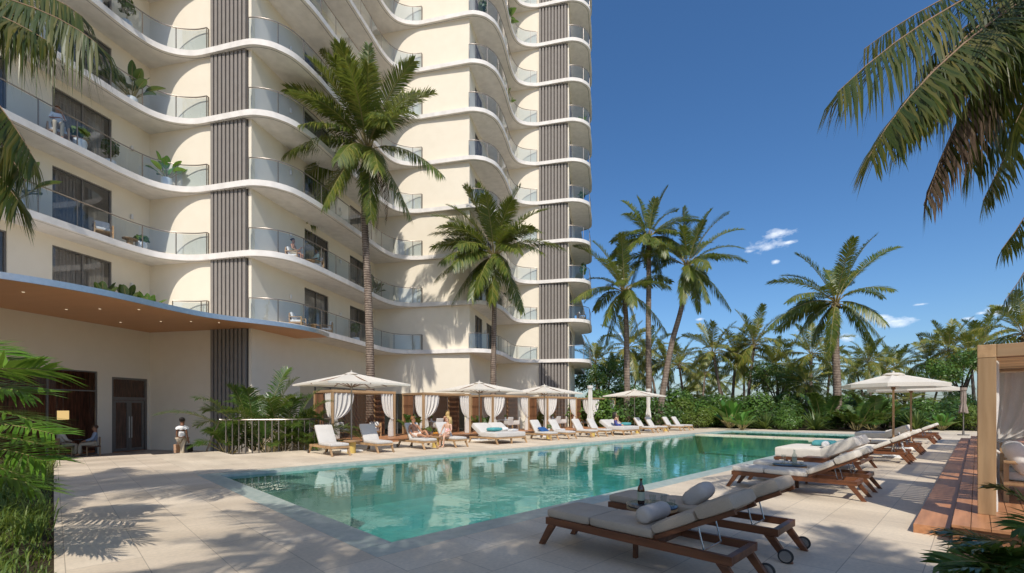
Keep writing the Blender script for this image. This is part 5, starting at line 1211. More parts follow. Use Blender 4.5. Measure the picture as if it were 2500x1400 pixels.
def pavilion(lab):
    th = thing('pavilion', lab, 'pavilion', (0,0,0), 0, 'timber pavilions with slatted roofs along the right side'); z0 = .233; w = PVP
    for (x, y) in ((0,0),(PVW-w,0),(0,PVD-w),(PVW-w,PVD-w)): mb = MB(); mb.box(x,y,z0,x+w,y+w,PVZ-.172); mb.build('post', M['oak'], th, smooth=False, bevel=.006)
    mb = MB(); mb.box(-.004,-.004,PVZ-.17,PVW+.004,w,PVZ); mb.box(-.004,PVD-w,PVZ-.17,PVW+.004,PVD+.004,PVZ); mb.build('beam', M['oakx'], th, smooth=False, bevel=.005)
    mb = MB(); mb.box(-.002,w+.003,PVZ-.168,w,PVD-w-.003,PVZ-.003); mb.box(PVW-w,w+.003,PVZ-.168,PVW+.002,PVD-w-.003,PVZ-.003); mb.build('beam', M['oaky'], th, smooth=False, bevel=.005)
    mb = MB(); n = 13
    for i in range(n): x = w+.1+(PVW-2*w-.3)*i/(n-1); mb.box(x,w+.004,PVZ-.14,x+.13,PVD-w-.004,PVZ-.05)
    mb.build('roof_slats', M['oaky'], th, smooth=False)
    mb = MB(); mb.box(w,w/2-.02,PVZ-.22,PVW-w,w/2+.02,PVZ-.175); mb.build('curtain_rail', M['oakx'], th, smooth=False)
    for (x, y0_, seed) in ((PVW-.14,PVD-w-.02,5),(PVW-.1,w,6)):
        mb = MB(); curtain_mesh(mb, 0, 1.15, z0+.02, PVZ-.19, 1, .60, seed, .045, 0, .2, .26); mb.xf(Matrix.Translation((x,y0_,0)) @ Matrix.Rotation(R(-90 if seed == 5 else 90),4,'Z')); mb.build('curtain', M['curtain'], th, ang=180)
    return th
# local x runs along the pool, local y towards the pool; the front post stands at its y = depth
pv = pavilion('nearest timber pavilion with thick light posts at the right edge'); plab = ['nearest timber pavilion with thick light posts at the right edge','second timber pavilion, hidden behind the nearest, its slats shading the second loungers','third timber pavilion in the row at right','fourth timber pavilion in the row at right','last timber pavilion in the row at right']
for i in range(5):
    o = pv if i == 0 else copy_tree(pv, (0,0,0), 0, plab[i])
    o.location = PW(6.1+4.95*i, -4.58-PVD); o.rotation_euler.z = RP
    if i:
        for ch in list(o.children):
            if ch.name.startswith('curtain') and not ch.name.startswith('curtain_rail'): bpy.data.objects.remove(ch)
mb = MB(); curtain_mesh(mb, 0, .9, .25, PVZ-.19, 1, .60, 8, .045, 0, .22, .42); o = mb.build('tied_curtain', M['curtain'], ang=180); o.location = PW(6.26,-4.70); o.rotation_euler.z = RP; tag(o,'white curtain tied to the near front post of the nearest pavilion','curtain')
# sofa with pillow and throw in the nearest pavilion
th = thing('sofa','light wood slatted sofa with pale cushion in the nearest pavilion','sofa',PW(8.35,-4.85,.233),RP); L = 1.7; Wd = .8
mb = MB(); mb.box(-L/2,-Wd,.24,L/2,0,.31)
for z in (.50,.60,.70): mb.box(L/2-.05,-Wd+.02,z,L/2-.02,-.02,z+.04); 
for z in (.50,.60,.70): mb.box(-L/2+.06,-Wd,z,L/2-.06,-Wd+.03,z+.04)
mb.box(-L/2,-Wd,.56,-L/2+.05,0,.61); mb.build('frame', M['oakx'], th, smooth=False, bevel=.004)
for (x, y) in ((-L/2,-.06),(L/2-.06,-.06),(-L/2,-Wd),(L/2-.06,-Wd)): mb = MB(); mb.box(x+.002,y+.002,0,x+.058,y+.058,.239); mb.box(x+.002,y+.002,.311,x+.058,y+.058,.559 if x < 0 else .78); mb.build('leg', M['oak'], th, smooth=False)
mb = MB(); mb.rbox((0,-Wd/2,.38),(L/2-.07,Wd/2-.04,.07),.04,7,.01); mb.build('seat_cushion', M['cushL'], th, ang=180)
pillow('pillow','large round-edged white pillow on the sofa in the nearest pavilion','pillow',7.75,-5.02,.88,(.26,.26,.10),.0,M['pillow'],R(65))
mb = MB(); vs = []; rr = random.Random(4)
for i in range(13):
    for j in range(13): vs.append((i/12*.6-.3, j/12*.55-.28, .03+.018*math.sin(i*1.3+j*.7)+.014*math.sin(j*2.1-i)))
mb.add(vs,[(i*13+j,i*13+j+1,(i+1)*13+j+1,(i+1)*13+j) for i in range(12) for j in range(12)]); o = mb.build('throw_blanket', M['cushL'], ang=180); o.location = PW(8.4,-5.2,.70); o.rotation_euler.z = RP; tag(o,'rumpled pale throw on the sofa cushion in the nearest pavilion','blanket'); sm = o.modifiers.new('thick','SOLIDIFY'); sm.thickness = .015

# ================================================================ RAILING BESIDE THE STAIRS
th = thing('metal_railing','curved bronze metal railing with upright bars beside the planting bed','railing',PW(2,15.5),0)
rp = smoothcurve([PW(2.0,15.75),PW(2.9,15.05),PW(4.2,14.35),PW(5.3,14.6),PW(6.2,15.5)],10); L0 = PW(2,15.5)
top = [px(503,1103,17.9)+Vector((0,0,-.02)), px(522,1060,17.9), px(535,1032,17.8)]
top = [v-L0 for v in top]+[v-L0+Vector((0,0,1.2)) for v in rp]
mb = MB(); mb.tube(smoothcurve(top,4), .032, 8); mb.build('handrail', M['rail'], th)
for q in resample(rp, .235)[1:]:
    mb = MB(); mb.box(-.018,-.018,-.1,.018,.018,1.18); mb.xf(Matrix.Translation(q-L0)); mb.build('baluster', M['rail'], th, smooth=False)
mb = MB(); mb.beam(px(503,1103,17.9)-L0+Vector((0,0,-.6)), px(503,1103,17.9)-L0, .04,.04); mb.build('post', M['rail'], th, smooth=False)

# ================================================================ PLANTS AND FURNITURE ON THE BALCONIES
def pot_plant(lab, p, q, k, h, kind='paddle', mat='paddle', n=14, pot=True, grp='potted plants on the balconies'):
    th = thing('potted_plant', lab, 'plant', BW(p,q,zs[k]+ST), random.Random(lab).uniform(0,6), grp); z = .0
    if pot: mb = MB(); mb.lathe([(.14,0),(.2,.02),(.24,.3),(.22,.42),(.19,.42),(.19,.36),(0,.36)],20); mb.build('pot', M['white'], th); z = .36
    mb = MB(); rng = random.Random(lab)
    if kind == 'paddle': paddle_plant(mb, rng, n, h-z, .34*(h/1.6), .5, z)
    elif kind == 'fiddle':
        mb.m = 1; mb.tube([(0,0,z),(.03,.02,z+(h-z)*.5),(0,0,h*.85)],[.02,.015,.008],6); mb.m = 0; leaf_cloud(mb, rng, 110, [((0,0,z+(h-z)*.62),(.32,.32,(h-z)*.36))], .24, .62)
    elif kind == 'spike': spike_plant(mb, rng, 45, h-z, .07, z)
    mb.build('foliage', [M[mat], M['rachis']], th, ang=180); return th
fl = {0:'first',1:'second',2:'third',3:'fourth',4:'fifth',5:'sixth',6:'seventh',7:'eighth',8:'ninth'}
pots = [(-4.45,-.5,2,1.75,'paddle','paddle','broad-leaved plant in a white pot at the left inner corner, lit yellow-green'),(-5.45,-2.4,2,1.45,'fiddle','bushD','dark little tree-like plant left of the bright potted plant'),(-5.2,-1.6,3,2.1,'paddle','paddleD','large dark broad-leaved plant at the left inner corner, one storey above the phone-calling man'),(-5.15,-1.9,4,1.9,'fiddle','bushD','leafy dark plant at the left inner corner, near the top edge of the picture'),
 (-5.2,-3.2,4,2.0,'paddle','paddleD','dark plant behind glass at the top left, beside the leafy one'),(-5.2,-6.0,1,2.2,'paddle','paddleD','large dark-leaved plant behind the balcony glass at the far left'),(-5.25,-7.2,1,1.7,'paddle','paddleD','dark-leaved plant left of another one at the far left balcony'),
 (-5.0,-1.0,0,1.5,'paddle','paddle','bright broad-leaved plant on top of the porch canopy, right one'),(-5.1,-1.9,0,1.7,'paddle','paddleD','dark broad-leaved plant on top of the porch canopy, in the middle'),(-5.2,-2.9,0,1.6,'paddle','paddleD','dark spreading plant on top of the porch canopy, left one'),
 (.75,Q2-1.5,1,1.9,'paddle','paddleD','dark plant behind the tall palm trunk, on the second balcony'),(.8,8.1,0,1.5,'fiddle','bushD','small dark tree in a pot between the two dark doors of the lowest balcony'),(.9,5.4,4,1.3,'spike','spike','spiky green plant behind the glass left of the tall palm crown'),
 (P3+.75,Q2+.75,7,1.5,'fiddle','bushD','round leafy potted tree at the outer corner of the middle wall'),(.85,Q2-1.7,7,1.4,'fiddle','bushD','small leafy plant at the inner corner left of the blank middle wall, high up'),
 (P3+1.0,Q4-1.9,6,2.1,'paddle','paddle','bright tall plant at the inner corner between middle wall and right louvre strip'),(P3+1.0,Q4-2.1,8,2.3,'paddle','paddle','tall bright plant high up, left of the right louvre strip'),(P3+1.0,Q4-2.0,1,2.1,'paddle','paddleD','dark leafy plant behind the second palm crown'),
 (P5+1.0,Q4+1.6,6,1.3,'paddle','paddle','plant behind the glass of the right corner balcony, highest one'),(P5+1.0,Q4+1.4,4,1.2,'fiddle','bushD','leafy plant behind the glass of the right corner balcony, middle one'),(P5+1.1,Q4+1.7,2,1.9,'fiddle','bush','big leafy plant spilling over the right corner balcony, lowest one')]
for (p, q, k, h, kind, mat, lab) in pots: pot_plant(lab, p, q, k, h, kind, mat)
GB = 'light wood armchairs on the balconies'
def armchair(lab, p, q, k, rz, z=None):
    th = thing('armchair', lab, 'armchair', BW(p,q,zs[k]+ST), -TH+rz, GB); mb = MB(); mb.box(-.32,-.34,.26,.32,.30,.31); mb.box(-.34,-.34,.55,-.28,.34,.59); mb.box(.28,-.34,.55,.34,.34,.59); mb.box(-.32,.28,.31,.32,.33,.78); mb.build('frame', M['oakx'], th, smooth=False)
    for (x, y) in ((-.34,-.34),(.28,-.34),(-.34,.28),(.28,.28)): mb = MB(); mb.box(x+.003,y+.003,0,x+.057,y+.057,.549 if y < 0 else .259); mb.build('leg', M['oak'], th, smooth=False)
    mb = MB(); mb.rbox((0,-.02,.37),(.27,.30,.06),.03,5,.01); mb.build('seat_cushion', M['pillow'], th, ang=180); mb = MB(); mb.rbox((0,.2,.62),(.26,.06,.22),.04,5,.0,Matrix.Rotation(R(-14),4,'X')); mb.build('back_cushion', M['pillow'], th, ang=180); return th
armchair('light wood armchair of the woman sitting on the second balcony', .85, 2.0, 1, R(180-80)); armchair('light wood armchair of the man in a pale shirt on the second balcony', 1.0, 3.6, 1, R(-30))
armchair('empty light wood armchair at the left end of the lowest balcony', .9, 2.2, 0, R(105)); armchair('empty low armchair right of the low table on the lowest balcony', .95, 4.7, 0, R(-60)); armchair('empty white armchair on the right corner balcony above the palms', P5+.95, Q4+1.5, 1, R(110))
armchair('wooden chair of the phone-calling man on the third balcony at left', -5.25, -4.6, 2, R(60)); armchair('wooden armchair on the second balcony at left, beside the round table', -5.2, -2.9, 1, R(60))
def btable(lab, p, q, k, r=.3, h=.42):
    th = thing('side_table', lab, 'side table', BW(p,q,zs[k]+ST), 0, 'round wooden side tables on the balconies'); mb = MB(); mb.lathe([(r-.01,h-.035),(r,h-.03),(r,h-.005),(r-.01,h)],26); mb.build('tabletop', M['oaky'], th); mb = MB(); mb.lathe([(.15,0),(.13,h*.5),(.12,h-.036)],20); mb.build('pedestal', M['oak'], th)
btable('round wooden side table on the second balcony at left',-5.15,-1.75,1); btable('round wooden side table between the seated couple on the second balcony',1.1,2.9,1); btable('low round wooden table on the lowest balcony between the empty chairs',1.0,3.4,0,.35); btable('small wooden table in front of the phone-calling man',-5.15,-3.9,2,.32,.5)
pot_plant('small bushy plant in a pot beside the round table on the second balcony at left',-5.1,-1.25,1,.75,'fiddle','bush'); pot_plant('small yellow-green plant in front of the phone-calling man',-5.0,-3.95,2,.95,'fiddle','bushY')
# ================================================================ PEOPLE
def skinmat(name, c): 
    m, t = newmat(name); p, o = principled(t, .5, .35); p.inputs['Subsurface Weight'].default_value = .08
    col, f, _ = noise_col(t, c, tuple(x*.88 for x in c), 14, 4); link(t, col, p.inputs['Base Color']); return m
SK = {'tan': skinmat('tanned_skin', (.46,.225,.125)), 'fair': skinmat('fair_skin', (.60,.36,.24)), 'brown': skinmat('brown_skin', (.24,.115,.065))}
M['eye'] = simple('eye_dark', (.02,.015,.012), rough=.3)
def hairm(n, c): return simple(n, c, tuple(x*.55 for x in c), 30, .5, .4, stretch=(1,1,.15))
HR = {'dark': hairm('dark_hair', (.025,.018,.014)), 'blond': hairm('blond_hair', (.62,.42,.16)), 'ginger': hairm('light_brown_hair', (.34,.15,.05)), 'grey': hairm('short_hair', (.12,.07,.045))}
def pattern(name, base, c2, c3, sc=22):
    m, t = newmat(name); p, o = principled(t, .85, .1); tc = N(t,'ShaderNodeTexCoord'); v = N(t,'ShaderNodeTexVoronoi'); v.inputs['Scale'].default_value = sc; link(t, tc.outputs['Object'], v.inputs['Vector'])
    cr = N(t,'ShaderNodeValToRGB'); cr.color_ramp.interpolation = 'CONSTANT'; e = cr.color_ramp.elements; e[0].color = c4(c2); e[1].color = c4(base); e[1].position = .3; k = e.new(.62); k.color = c4(c3)
    link(t, v.outputs['Distance'], cr.inputs[0]); link(t, cr.outputs[0], p.inputs['Base Color']); return m
CL = {'white': M['towel'], 'beige': fabric('beige_trousers', (.52,.42,.30), (.46,.37,.26), 200), 'floral': pattern('floral_swimsuit', (.75,.66,.60), (.55,.05,.06), (.62,.22,.2)), 'trunks': pattern('swim_shorts', (.70,.60,.52), (.25,.12,.12), (.72,.66,.58)),
      'bluefloral': pattern('blue_floral_dress', (.04,.09,.28), (.45,.12,.16), (.03,.06,.2)), 'blueshirt': fabric('blue_grey_shirt', (.34,.40,.50), (.29,.35,.44), 200), 'mint': fabric('pale_green_shirt', (.52,.60,.53), (.47,.55,.48), 200), 'rust': fabric('rust_top', (.30,.10,.05), (.25,.08,.04), 200), 'cream': fabric('cream_shirt', (.66,.60,.48), (.6,.54,.43), 200), 'greent': fabric('olive_top', (.30,.33,.22), (.26,.29,.19), 200)}
def skin_mesh(J, E, rad, root, lev=2):
    me = bpy.data.meshes.new('tmp'); names = list(J); idx = {n:i for i, n in enumerate(names)}
    me.from_pydata([tuple(J[n]) for n in names], [(idx[a],idx[b]) for a, b in E], []); o = bpy.data.objects.new('tmp', me); COL.objects.link(o)
    sm = o.modifiers.new('s','SKIN'); sm.use_smooth_shade = True
    ld = me.skin_vertices[0].data
    for n in names: r = rad[n]; ld[idx[n]].radius = (r if isinstance(r, tuple) else (r, r)); ld[idx[n]].use_root = (n == root)
    ss = o.modifiers.new('u','SUBSURF'); ss.levels = lev; ss.render_levels = lev
    dg = bpy.context.evaluated_depsgraph_get(); dg.update(); ev = o.evaluated_get(dg); m2 = ev.to_mesh()
    V = [tuple(v.co) for v in m2.vertices]; Fs = [tuple(p.vertices) for p in m2.polygons]; ev.to_mesh_clear(); bpy.data.objects.remove(o); bpy.data.meshes.remove(me); return V, Fs
BONES = [('pelvis','waist'),('waist','chest'),('chest','neck'),('neck','chin'),('chin','face'),('face','crown'),('chest','shL'),('shL','elL'),('elL','wrL'),('wrL','haL'),('chest','shR'),('shR','elR'),('elR','wrR'),('wrR','haR'),('pelvis','hiL'),('hiL','knL'),('knL','anL'),('anL','toL'),('pelvis','hiR'),('hiR','knR'),('knR','anR'),('anR','toR')]
RAD = {'pelvis':(.145,.11),'waist':(.125,.095),'chest':(.15,.105),'neck':.052,'chin':.068,'face':.088,'crown':.066,'sh':.056,'el':.041,'wr':.028,'ha':.030,'hi':.088,'kn':.056,'an':.038,'to':.032}
def person(lab, loc, rz, pose, skin, hair, hairstyle, clothes, fem=False, sc=1.0, look=0.0, grp=None):
    # local axes: x to the person's left, -y the way the body faces, z up, origin between the feet or under the seat
    J = {k: Vector(v) for k, v in pose.items()}
    if 'crown' not in J:
        n = J['neck']; up = (J['neck']-J['chest']).normalized()*.35+Vector((0,0,.65)); up.normalize()
        J['chin'] = n+up*.085+Vector((0,-.025,0)); J['face'] = n+up*.165+Vector((0,-.02,0)); J['crown'] = n+up*.245
    th = thing('person', lab, 'person', loc, rz, grp); th.scale = (sc,)*3; th.matrix_basis = Matrix.Translation(Vector(loc)) @ Matrix.Rotation(rz,4,'Z')
    rad = {n: RAD.get(n, RAD.get(n[:2])) for n in J}
    if fem:
        for n in rad:
            k = .86 if n[:2] in ('sh','el','wr','an') else (.88 if n in ('chest','waist') else 1.0)
            rad[n] = tuple(x*k for x in rad[n]) if isinstance(rad[n], tuple) else rad[n]*k
    V, Fs = skin_mesh(J, BONES, rad, 'pelvis'); mb = MB(); mb.add(V, Fs)
    lk = Matrix.Rotation(look, 3, 'Z'); fc = J['face']; fwd = lk @ Vector((0,-1,0)); sd = lk @ Vector((1,0,0))
    for s in (-1, 1):                                    # ears, nose, brow and lips, then the eyes
        mb.ball(fc+sd*s*.084+Vector((0,0,-.005)), (.014,.022,.03), 6, 5)
    mb.ball(fc+fwd*.086+Vector((0,0,-.018)), (.014,.02,.022), 6, 5); mb.ball(fc+fwd*.074+Vector((0,0,-.062)), (.024,.014,.010), 6, 4); mb.ball(fc+fwd*.072+Vector((0,0,-.09)), (.028,.022,.02), 6, 5)
    for h in ('L','R'):                                  # five separate fingers on each hand
        w, p = J['wr'+h], J['ha'+h]; d = (p-w).normalized(); u = Vector((0,0,1)) if abs(d.z) < .85 else Vector((0,-1,0)); a = d.cross(u).normalized(); nrm = a.cross(d)
        for i, (o, l) in enumerate(((-.026,.058),(-.009,.072),(.009,.078),(.025,.068))):
            q = p+a*o+d*.012; mb.tube([q-d*.02, q+d*l*.5-nrm*.004, q+d*l*.85-nrm*.022, q+d*l-nrm*.034], [.010,.009,.008,.006], 6)
        sgn = 1 if h == 'L' else -1; q = p-d*.01; mb.tube([q, q-a*.034*sgn+d*.022, q-a*.04*sgn+d*.05], [.012,.010,.008], 6)
    mb.m = 1
    for s in (-1, 1): mb.ball(fc+fwd*.080+sd*s*.031+Vector((0,0,.008)), (.011,.008,.007), 6, 4)
    mb.build('body', [SK[skin], M['eye']], th, ang=180)
    hm = MB(); c = fc.lerp(J['crown'], .45)-fwd*.014; hm.ball(c+Vector((0,0,.012)), (.096,.105,.098), 14, 10)
    if hairstyle == 'bun': hm.ball(c-fwd*.11+Vector((0,0,.03)), .045, 10, 8)
    if hairstyle == 'long':
        b = c-fwd*.045
        for i in range(11):
            g = (i-5)/5*1.75; o = (-fwd*math.cos(g)+sd*math.sin(g))*.088; L = .36-.10*abs(g)/1.75
            hm.tube([b+o*.9+Vector((0,0,.04)), b+o*1.18+Vector((0,0,-.10)), b+o*1.25+Vector((0,0,-.10-L*.4)), b+o*1.0+Vector((0,0,-.10-L*.8))], [.03,.034,.032,.012], 6)
    if hairstyle == 'hat': hm.lathe([(.17,.0),(.17,.012),(.105,.02),(.10,.11),(.06,.13),(0,.132)], 20, tuple(c+Vector((0,0,.03))))
    if hairstyle == 'quiff':
        for i in range(8): g = i*.8; hm.ball(c+Vector((.05*math.cos(g),.05*math.sin(g)-.02,.075)), .035, 7, 6)
    # trim the hair off the face
    keep = [f for f in hm.f if not (lambda m: (m-c).dot(fwd) > .052 and m.z < c.z+.042)(sum((Vector(hm.v[i]) for i in f), Vector())/len(f))]; hm.f = keep; hm.mi = [0]*len(keep)
    hm.build('hair', HR[hair], th, ang=180)
    for (nm, mat, joints, extra) in clothes:             # garments follow the body a little outside it
        E = [(a,b) for a, b in BONES if a in joints and b in joints]; JJ = {n: J[n] for n in joints}; rr = {}
        for n in joints: r = rad[n]; k = joints[n]; rr[n] = tuple(x+k for x in r) if isinstance(r, tuple) else r+k
        for (n, p, r) in extra:
            base, new = n; JJ[new] = J[base].lerp(J[p[0]], p[1]); rr[new] = r; E.append((base,new))
        V, Fs = skin_mesh(JJ, E, rr, list(JJ)[0]); g = MB(); g.add(V, Fs); g.build(nm, CL[mat] if isinstance(mat, str) else mat, th, ang=180)
    return th
def pose_stand(lean=0.0, step=.06, w=1.0):
    return dict(pelvis=(0,0,.92), waist=(0,.005,1.08), chest=(0,.01,1.29), neck=(0,.012,1.44), shL=(.165*w,.01,1.37), elL=(.225*w,.03,1.10), wrL=(.235*w,-.03,.86), haL=(.238*w,-.045,.79), shR=(-.165*w,.01,1.37), elR=(-.225*w,.03,1.10), wrR=(-.235*w,-.03,.86), haR=(-.238*w,-.045,.79),
        hiL=(.09,0,.86), knL=(.095,-.05-step,.48), anL=(.10,-.0-step,.08), toL=(.115,-.13-step,.035), hiR=(-.09,0,.86), knR=(-.095,-.03+step,.48), anR=(-.10,.05+step,.08), toR=(-.115,-.08+step,.035))
def pose_sit(h=.45, knee=.42, arms='lap', lean=.06):
    z = h+.09
    P = dict(pelvis=(0,.0,z), waist=(0,.03*lean/.06,z+.16), chest=(0,lean,z+.37), neck=(0,lean*1.1,z+.52), shL=(.165,lean,z+.45), shR=(-.165,lean,z+.45), hiL=(.09,-.02,z-.02), hiR=(-.09,-.02,z-.02),
        knL=(.11,-knee,h+.06), knR=(-.11,-knee,h+.06), anL=(.10,-knee-.02,.08), anR=(-.10,-knee+.03,.08), toL=(.11,-knee-.16,.035), toR=(-.11,-knee-.11,.035))
    if arms == 'lap': P.update(elL=(.24,-.03,z+.20), wrL=(.13,-.26,z+.12), haL=(.09,-.33,z+.10), elR=(-.24,-.03,z+.20), wrR=(-.13,-.26,z+.12), haR=(-.09,-.33,z+.10))
    elif arms == 'cup': P.update(elL=(.22,-.02,z+.20), wrL=(.12,-.26,z+.30), haL=(.10,-.32,z+.34), elR=(-.23,-.02,z+.20), wrR=(-.13,-.26,z+.13), haR=(-.09,-.33,z+.11))
    elif arms == 'phone': P.update(elL=(.22,-.10,z+.24), wrL=(.13,-.06,z+.50), haL=(.105,-.03,z+.57), elR=(-.23,-.03,z+.20), wrR=(-.05,-.22,z+.20), haR=(.02,-.24,z+.22))
    elif arms == 'chin': P.update(elL=(.15,-.22,z+.22), wrL=(.06,-.17,z+.45), haL=(.03,-.14,z+.51), elR=(-.22,-.04,z+.20), wrR=(-.10,-.25,z+.14), haR=(-.05,-.30,z+.13))
    return P
LEGS = lambda k, kn=.012: {'pelvis':k,'hiL':k,'hiR':k,'knL':kn,'knR':kn}
TORSO = {'pelvis':.012,'waist':.014,'chest':.014}
TEE = {'chest':.016,'waist':.016,'pelvis':.012,'shL':.018,'shR':.018,'elL':.012,'elR':.012}
def head_dir(x0, x1): return 0
# woman walking to the entrance down the stairs, seen from behind
L = px(445,1110,18.4); L.z = -.46
w = person('woman with a dark bun, frilled white top and beige trousers walking to the entrance', L, R(180-8), pose_stand(step=.10), 'brown', 'dark', 'bun',
    [('trousers','beige',{'pelvis':.016,'hiL':.02,'hiR':.02,'knL':.035,'knR':.035,'anL':.055,'anR':.055},[]),('top','white',{'chest':.018,'waist':.02,'pelvis':.018},[])], True, 1.0, .35)
mb = MB(); n = 48; vs = []
for i, (r, z) in enumerate(((.12,1.41),(.185,1.385),(.235,1.34),(.255,1.27))):
    for j in range(n): g = 2*math.pi*j/n; k = 1+(.06*math.sin(9*g) if i > 1 else 0); vs.append((r*k*math.cos(g), r*k*.66*math.sin(g)+.01, z+.012*math.sin(9*g)*(i > 1)))
mb.add(vs,[(i*n+j,i*n+(j+1)%n,(i+1)*n+(j+1)%n,(i+1)*n+j) for i in range(3) for j in range(n)]); mb.build('frill', CL['white'], w, ang=180)
def bag(lab, off, mat, h=.34):
    th = thing('shopping_bag', lab, 'bag', L+Matrix.Rotation(R(180-8),3,'Z')@Vector(off), R(180-8), 'bags carried by the walking woman'); mb = MB(); mb.add([(-.05,-.13,0),(.05,-.13,0),(.05,.13,0),(-.05,.13,0),(-.06,-.14,h),(.06,-.14,h),(.06,.14,h),(-.06,.14,h)],[(0,3,2,1),(0,1,5,4),(1,2,6,5),(2,3,7,6),(3,0,4,7),(4,5,6,7)]); mb.build('body', mat, th, smooth=False)
    mb = MB(); mb.tube(smoothcurve([(0,-.07,h),(0,-.05,h+.1),(0,0,h+.13),(0,.05,h+.1),(0,.07,h)],4), .006, 6); mb.build('handle', M['frame'], th)
bag('tan paper bag in the left hand of the walking woman', (.25,-.05,.33), simple('tan_paper', (.50,.30,.18))); bag('black bag in the right hand of the walking woman', (-.25,-.05,.36), simple('black_leather', (.03,.028,.03)), .30)
# lobby guests
q = PW(0,0)
L1 = px(228,1110,20.7); L1.z = -.46
person('man in a blue-grey shirt and beige trousers sitting by the lobby window', L1, R(60-180+75), pose_sit(.45,.44), 'tan', 'grey', 'short', [('trousers','beige',{'pelvis':.014,'hiL':.016,'hiR':.016,'knL':.02,'knR':.02,'anL':.025,'anR':.025},[]),('shirt','blueshirt',{'chest':.02,'waist':.02,'pelvis':.012,'shL':.02,'shR':.02,'elL':.018,'elR':.018,'wrL':.014,'wrR':.014},[])], False, 1.0, 0)
L2 = px(152,1112,20.0); L2.z = -.46
person('person in a cream shirt sitting with their back to the lobby window', L2, R(160), pose_sit(.45,.44), 'tan', 'grey', 'short', [('trousers','beige',{'pelvis':.014,'hiL':.016,'hiR':.016,'knL':.02,'knR':.02,'anL':.025,'anR':.025},[]),('shirt','cream',{'chest':.026,'waist':.026,'pelvis':.014,'shL':.024,'shR':.024,'elL':.02,'elR':.02,'wrL':.014,'wrR':.014},[])], False, 1.08, 0)
def chair_at(lab, loc, rz):
    th = thing('lobby_chair', lab, 'chair', loc, rz, 'wooden chairs in the lobby'); mb = MB(); mb.box(-.24,-.24,.38,.24,.24,.43); mb.build('seat', M['lattice'], th, smooth=False)
    for (x, y) in ((-.22,-.22),(.22,-.22),(-.22,.22),(.22,.22)): mb = MB(); mb.tube([(x,y,0),(x,y,.379)],.02,8); mb.build('leg', M['oak'], th)
    mb = MB(); mb.box(-.24,.2,.55,.24,.235,.82); mb.box(-.23,.2,.431,-.19,.23,.549); mb.box(.19,.2,.431,.23,.23,.549); mb.build('backrest', M['oaky'], th, smooth=False)
chair_at('wooden lobby chair under the man in the blue-grey shirt', L1, R(60-180+75)); chair_at('wooden lobby chair under the person in the cream shirt', L2, R(160))
Lt = px(195,1112,20.9); Lt.z = -.46
th = thing('lobby_table','small dark round table between the two lobby guests','table',Lt); mb = MB(); mb.lathe([(.42,.70),(.42,.73)],28); mb.build('tabletop', M['slate'], th); mb = MB(); mb.lathe([(.25,0),(.25,.02),(.03,.04),(.03,.699)],16); mb.build('pedestal', M['frame'], th)
Ll = px(154,1014,20.8); th = thing('pendant_lamp','glowing ribbed cylinder lamp hanging in the lobby window','lamp',Ll); mb = MB(); n = 40; vs = []
for z in (-.20,.20):
    for j in range(n): g = 2*math.pi*j/n; r = .19*(1+.03*(j%2)); vs.append((r*math.cos(g),r*math.sin(g),z))
mb.add(vs,[(j,(j+1)%n,n+(j+1)%n,n+j) for j in range(n)]); mt, t = newmat('lamp_shade'); e_ = N(t,'ShaderNodeEmission'); e_.inputs[0].default_value = (1,.70,.30,1); e_.inputs[1].default_value = .75; o_ = N(t,'ShaderNodeOutputMaterial'); link(t,e_.outputs[0],o_.inputs[0]); mb.build('lamp_shade', mt, th)
mb = MB(); mb.tube([(0,0,.2),(0,0,2.4)],.008,6); mb.build('cord', M['frame'], th)
# man on the third lounger, blonde woman on the edge of the fourth: local -y must point to the pool for loungers
p = PW(7.85+.34, 11.75, .43)
man = dict(pelvis=(0,.05,.12), waist=(0,.16,.25), chest=(0,.27,.42), neck=(0,.30,.58), shL=(.18,.26,.50), shR=(-.18,.26,.50), elL=(.26,.12,.28), wrL=(.24,-.10,.16), haL=(.22,-.18,.13), elR=(-.27,.16,.27), wrR=(-.26,-.03,.12), haR=(-.25,-.11,.10),
    hiL=(.09,0,.10), knL=(.13,-.40,.30), anL=(.12,-.66,.06), toL=(.14,-.80,.12), hiR=(-.09,0,.10), knR=(-.10,-.44,.13), anR=(-.09,-.84,.06), toR=(-.10,-.90,.17))
person('bare-chested man in pale swim shorts reclining on the third left lounger', p, RP, man, 'tan', 'ginger', 'quiff', [('swim_shorts','trunks',{'pelvis':.012,'hiL':.02,'hiR':.02},[(('hiL','sL'),('knL',.6),.085),(('hiR','sR'),('knR',.6),.085)])], False, 1.0, R(55))
p = PW(9.42, 11.35, 0)
person('blonde woman in a red floral swimsuit sitting on the edge of the fourth left lounger', p, RP+R(-70), pose_sit(.42,.40), 'fair', 'blond', 'long', [('swimsuit','floral',{'pelvis':.012,'waist':.012,'chest':.012},[])], True, 1.0, R(-35))
p = PW(14.3,17.95,PZ)
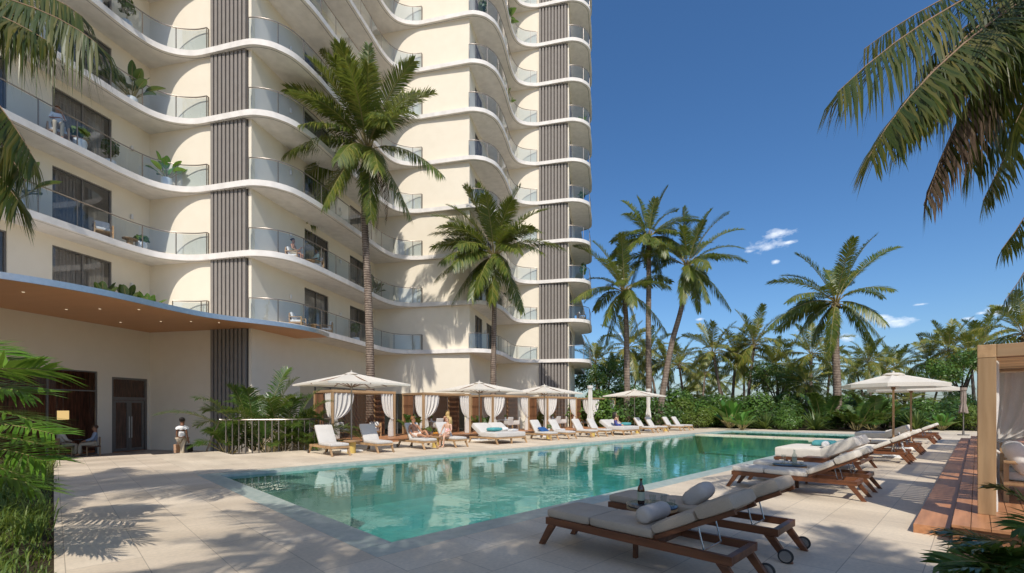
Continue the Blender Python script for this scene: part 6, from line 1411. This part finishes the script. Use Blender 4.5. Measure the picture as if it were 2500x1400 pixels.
person('blonde woman seen from behind, sitting at the table in the second cabana', p, RP+R(120+60), pose_sit(.47,.42), 'fair', 'blond', 'long', [('top','rust',{'pelvis':.012,'waist':.014,'chest':.014},[])], True, 1.02, 0)
p = PW(24.6,18.9,PZ)
person('hatted person in a cream shirt sitting at the back of the fourth cabana', p, RP, pose_sit(.47,.42), 'tan', 'dark', 'hat', [('shirt','cream',TEE,[])], False, 1.0, 0)
dining_chair('dining chair under the hatted person in the fourth cabana', 24.6, 18.9, 0)
p = PW(22.75,11.5,.55-.42)
person('dark-haired woman in a blue floral dress on the second daybed, hand at chin', p, RP+R(60), pose_sit(.42,.44,'chin'), 'fair', 'dark', 'long', [('dress','bluefloral',{'pelvis':.016,'waist':.014,'chest':.014,'hiL':.02,'hiR':.02},[(('hiL','sL'),('knL',.75),.085),(('hiR','sR'),('knR',.75),.085)])], True, 1.0, 0)
# balcony people
person('woman with dark hair in an olive top holding a cup on the second balcony', BW(.85,2.0,zs[1]+ST), -TH+R(180-80), pose_sit(.43,.42,'cup'), 'tan', 'dark', 'bun', [('top','greent',{'pelvis':.012,'waist':.014,'chest':.014},[]),('shorts','beige',{'pelvis':.014,'hiL':.02,'hiR':.02},[(('hiL','sL'),('knL',.5),.085),(('hiR','sR'),('knR',.5),.085)])], True, 1.0, 0)
person('bearded man in a pale green shirt sitting on the second balcony', BW(1.0,3.6,zs[1]+ST), -TH+R(-30), pose_sit(.43,.42), 'brown', 'dark', 'short', [('shirt','mint',TEE,[]),('shorts','beige',{'pelvis':.014,'hiL':.02,'hiR':.02},[(('hiL','sL'),('knL',.7),.09),(('hiR','sR'),('knR',.7),.09)])], False, 1.0, R(-20))
person('man in a white shirt talking on the phone on the third balcony at left', BW(-5.25,-4.6,zs[2]+ST), -TH+R(60), pose_sit(.62,.40,'phone'), 'tan', 'ginger', 'short', [('shirt','white',TEE,[]),('trousers','beige',{'pelvis':.014,'hiL':.016,'hiR':.016,'knL':.02,'knR':.02,'anL':.02,'anR':.02},[])], False, 1.0, 0)
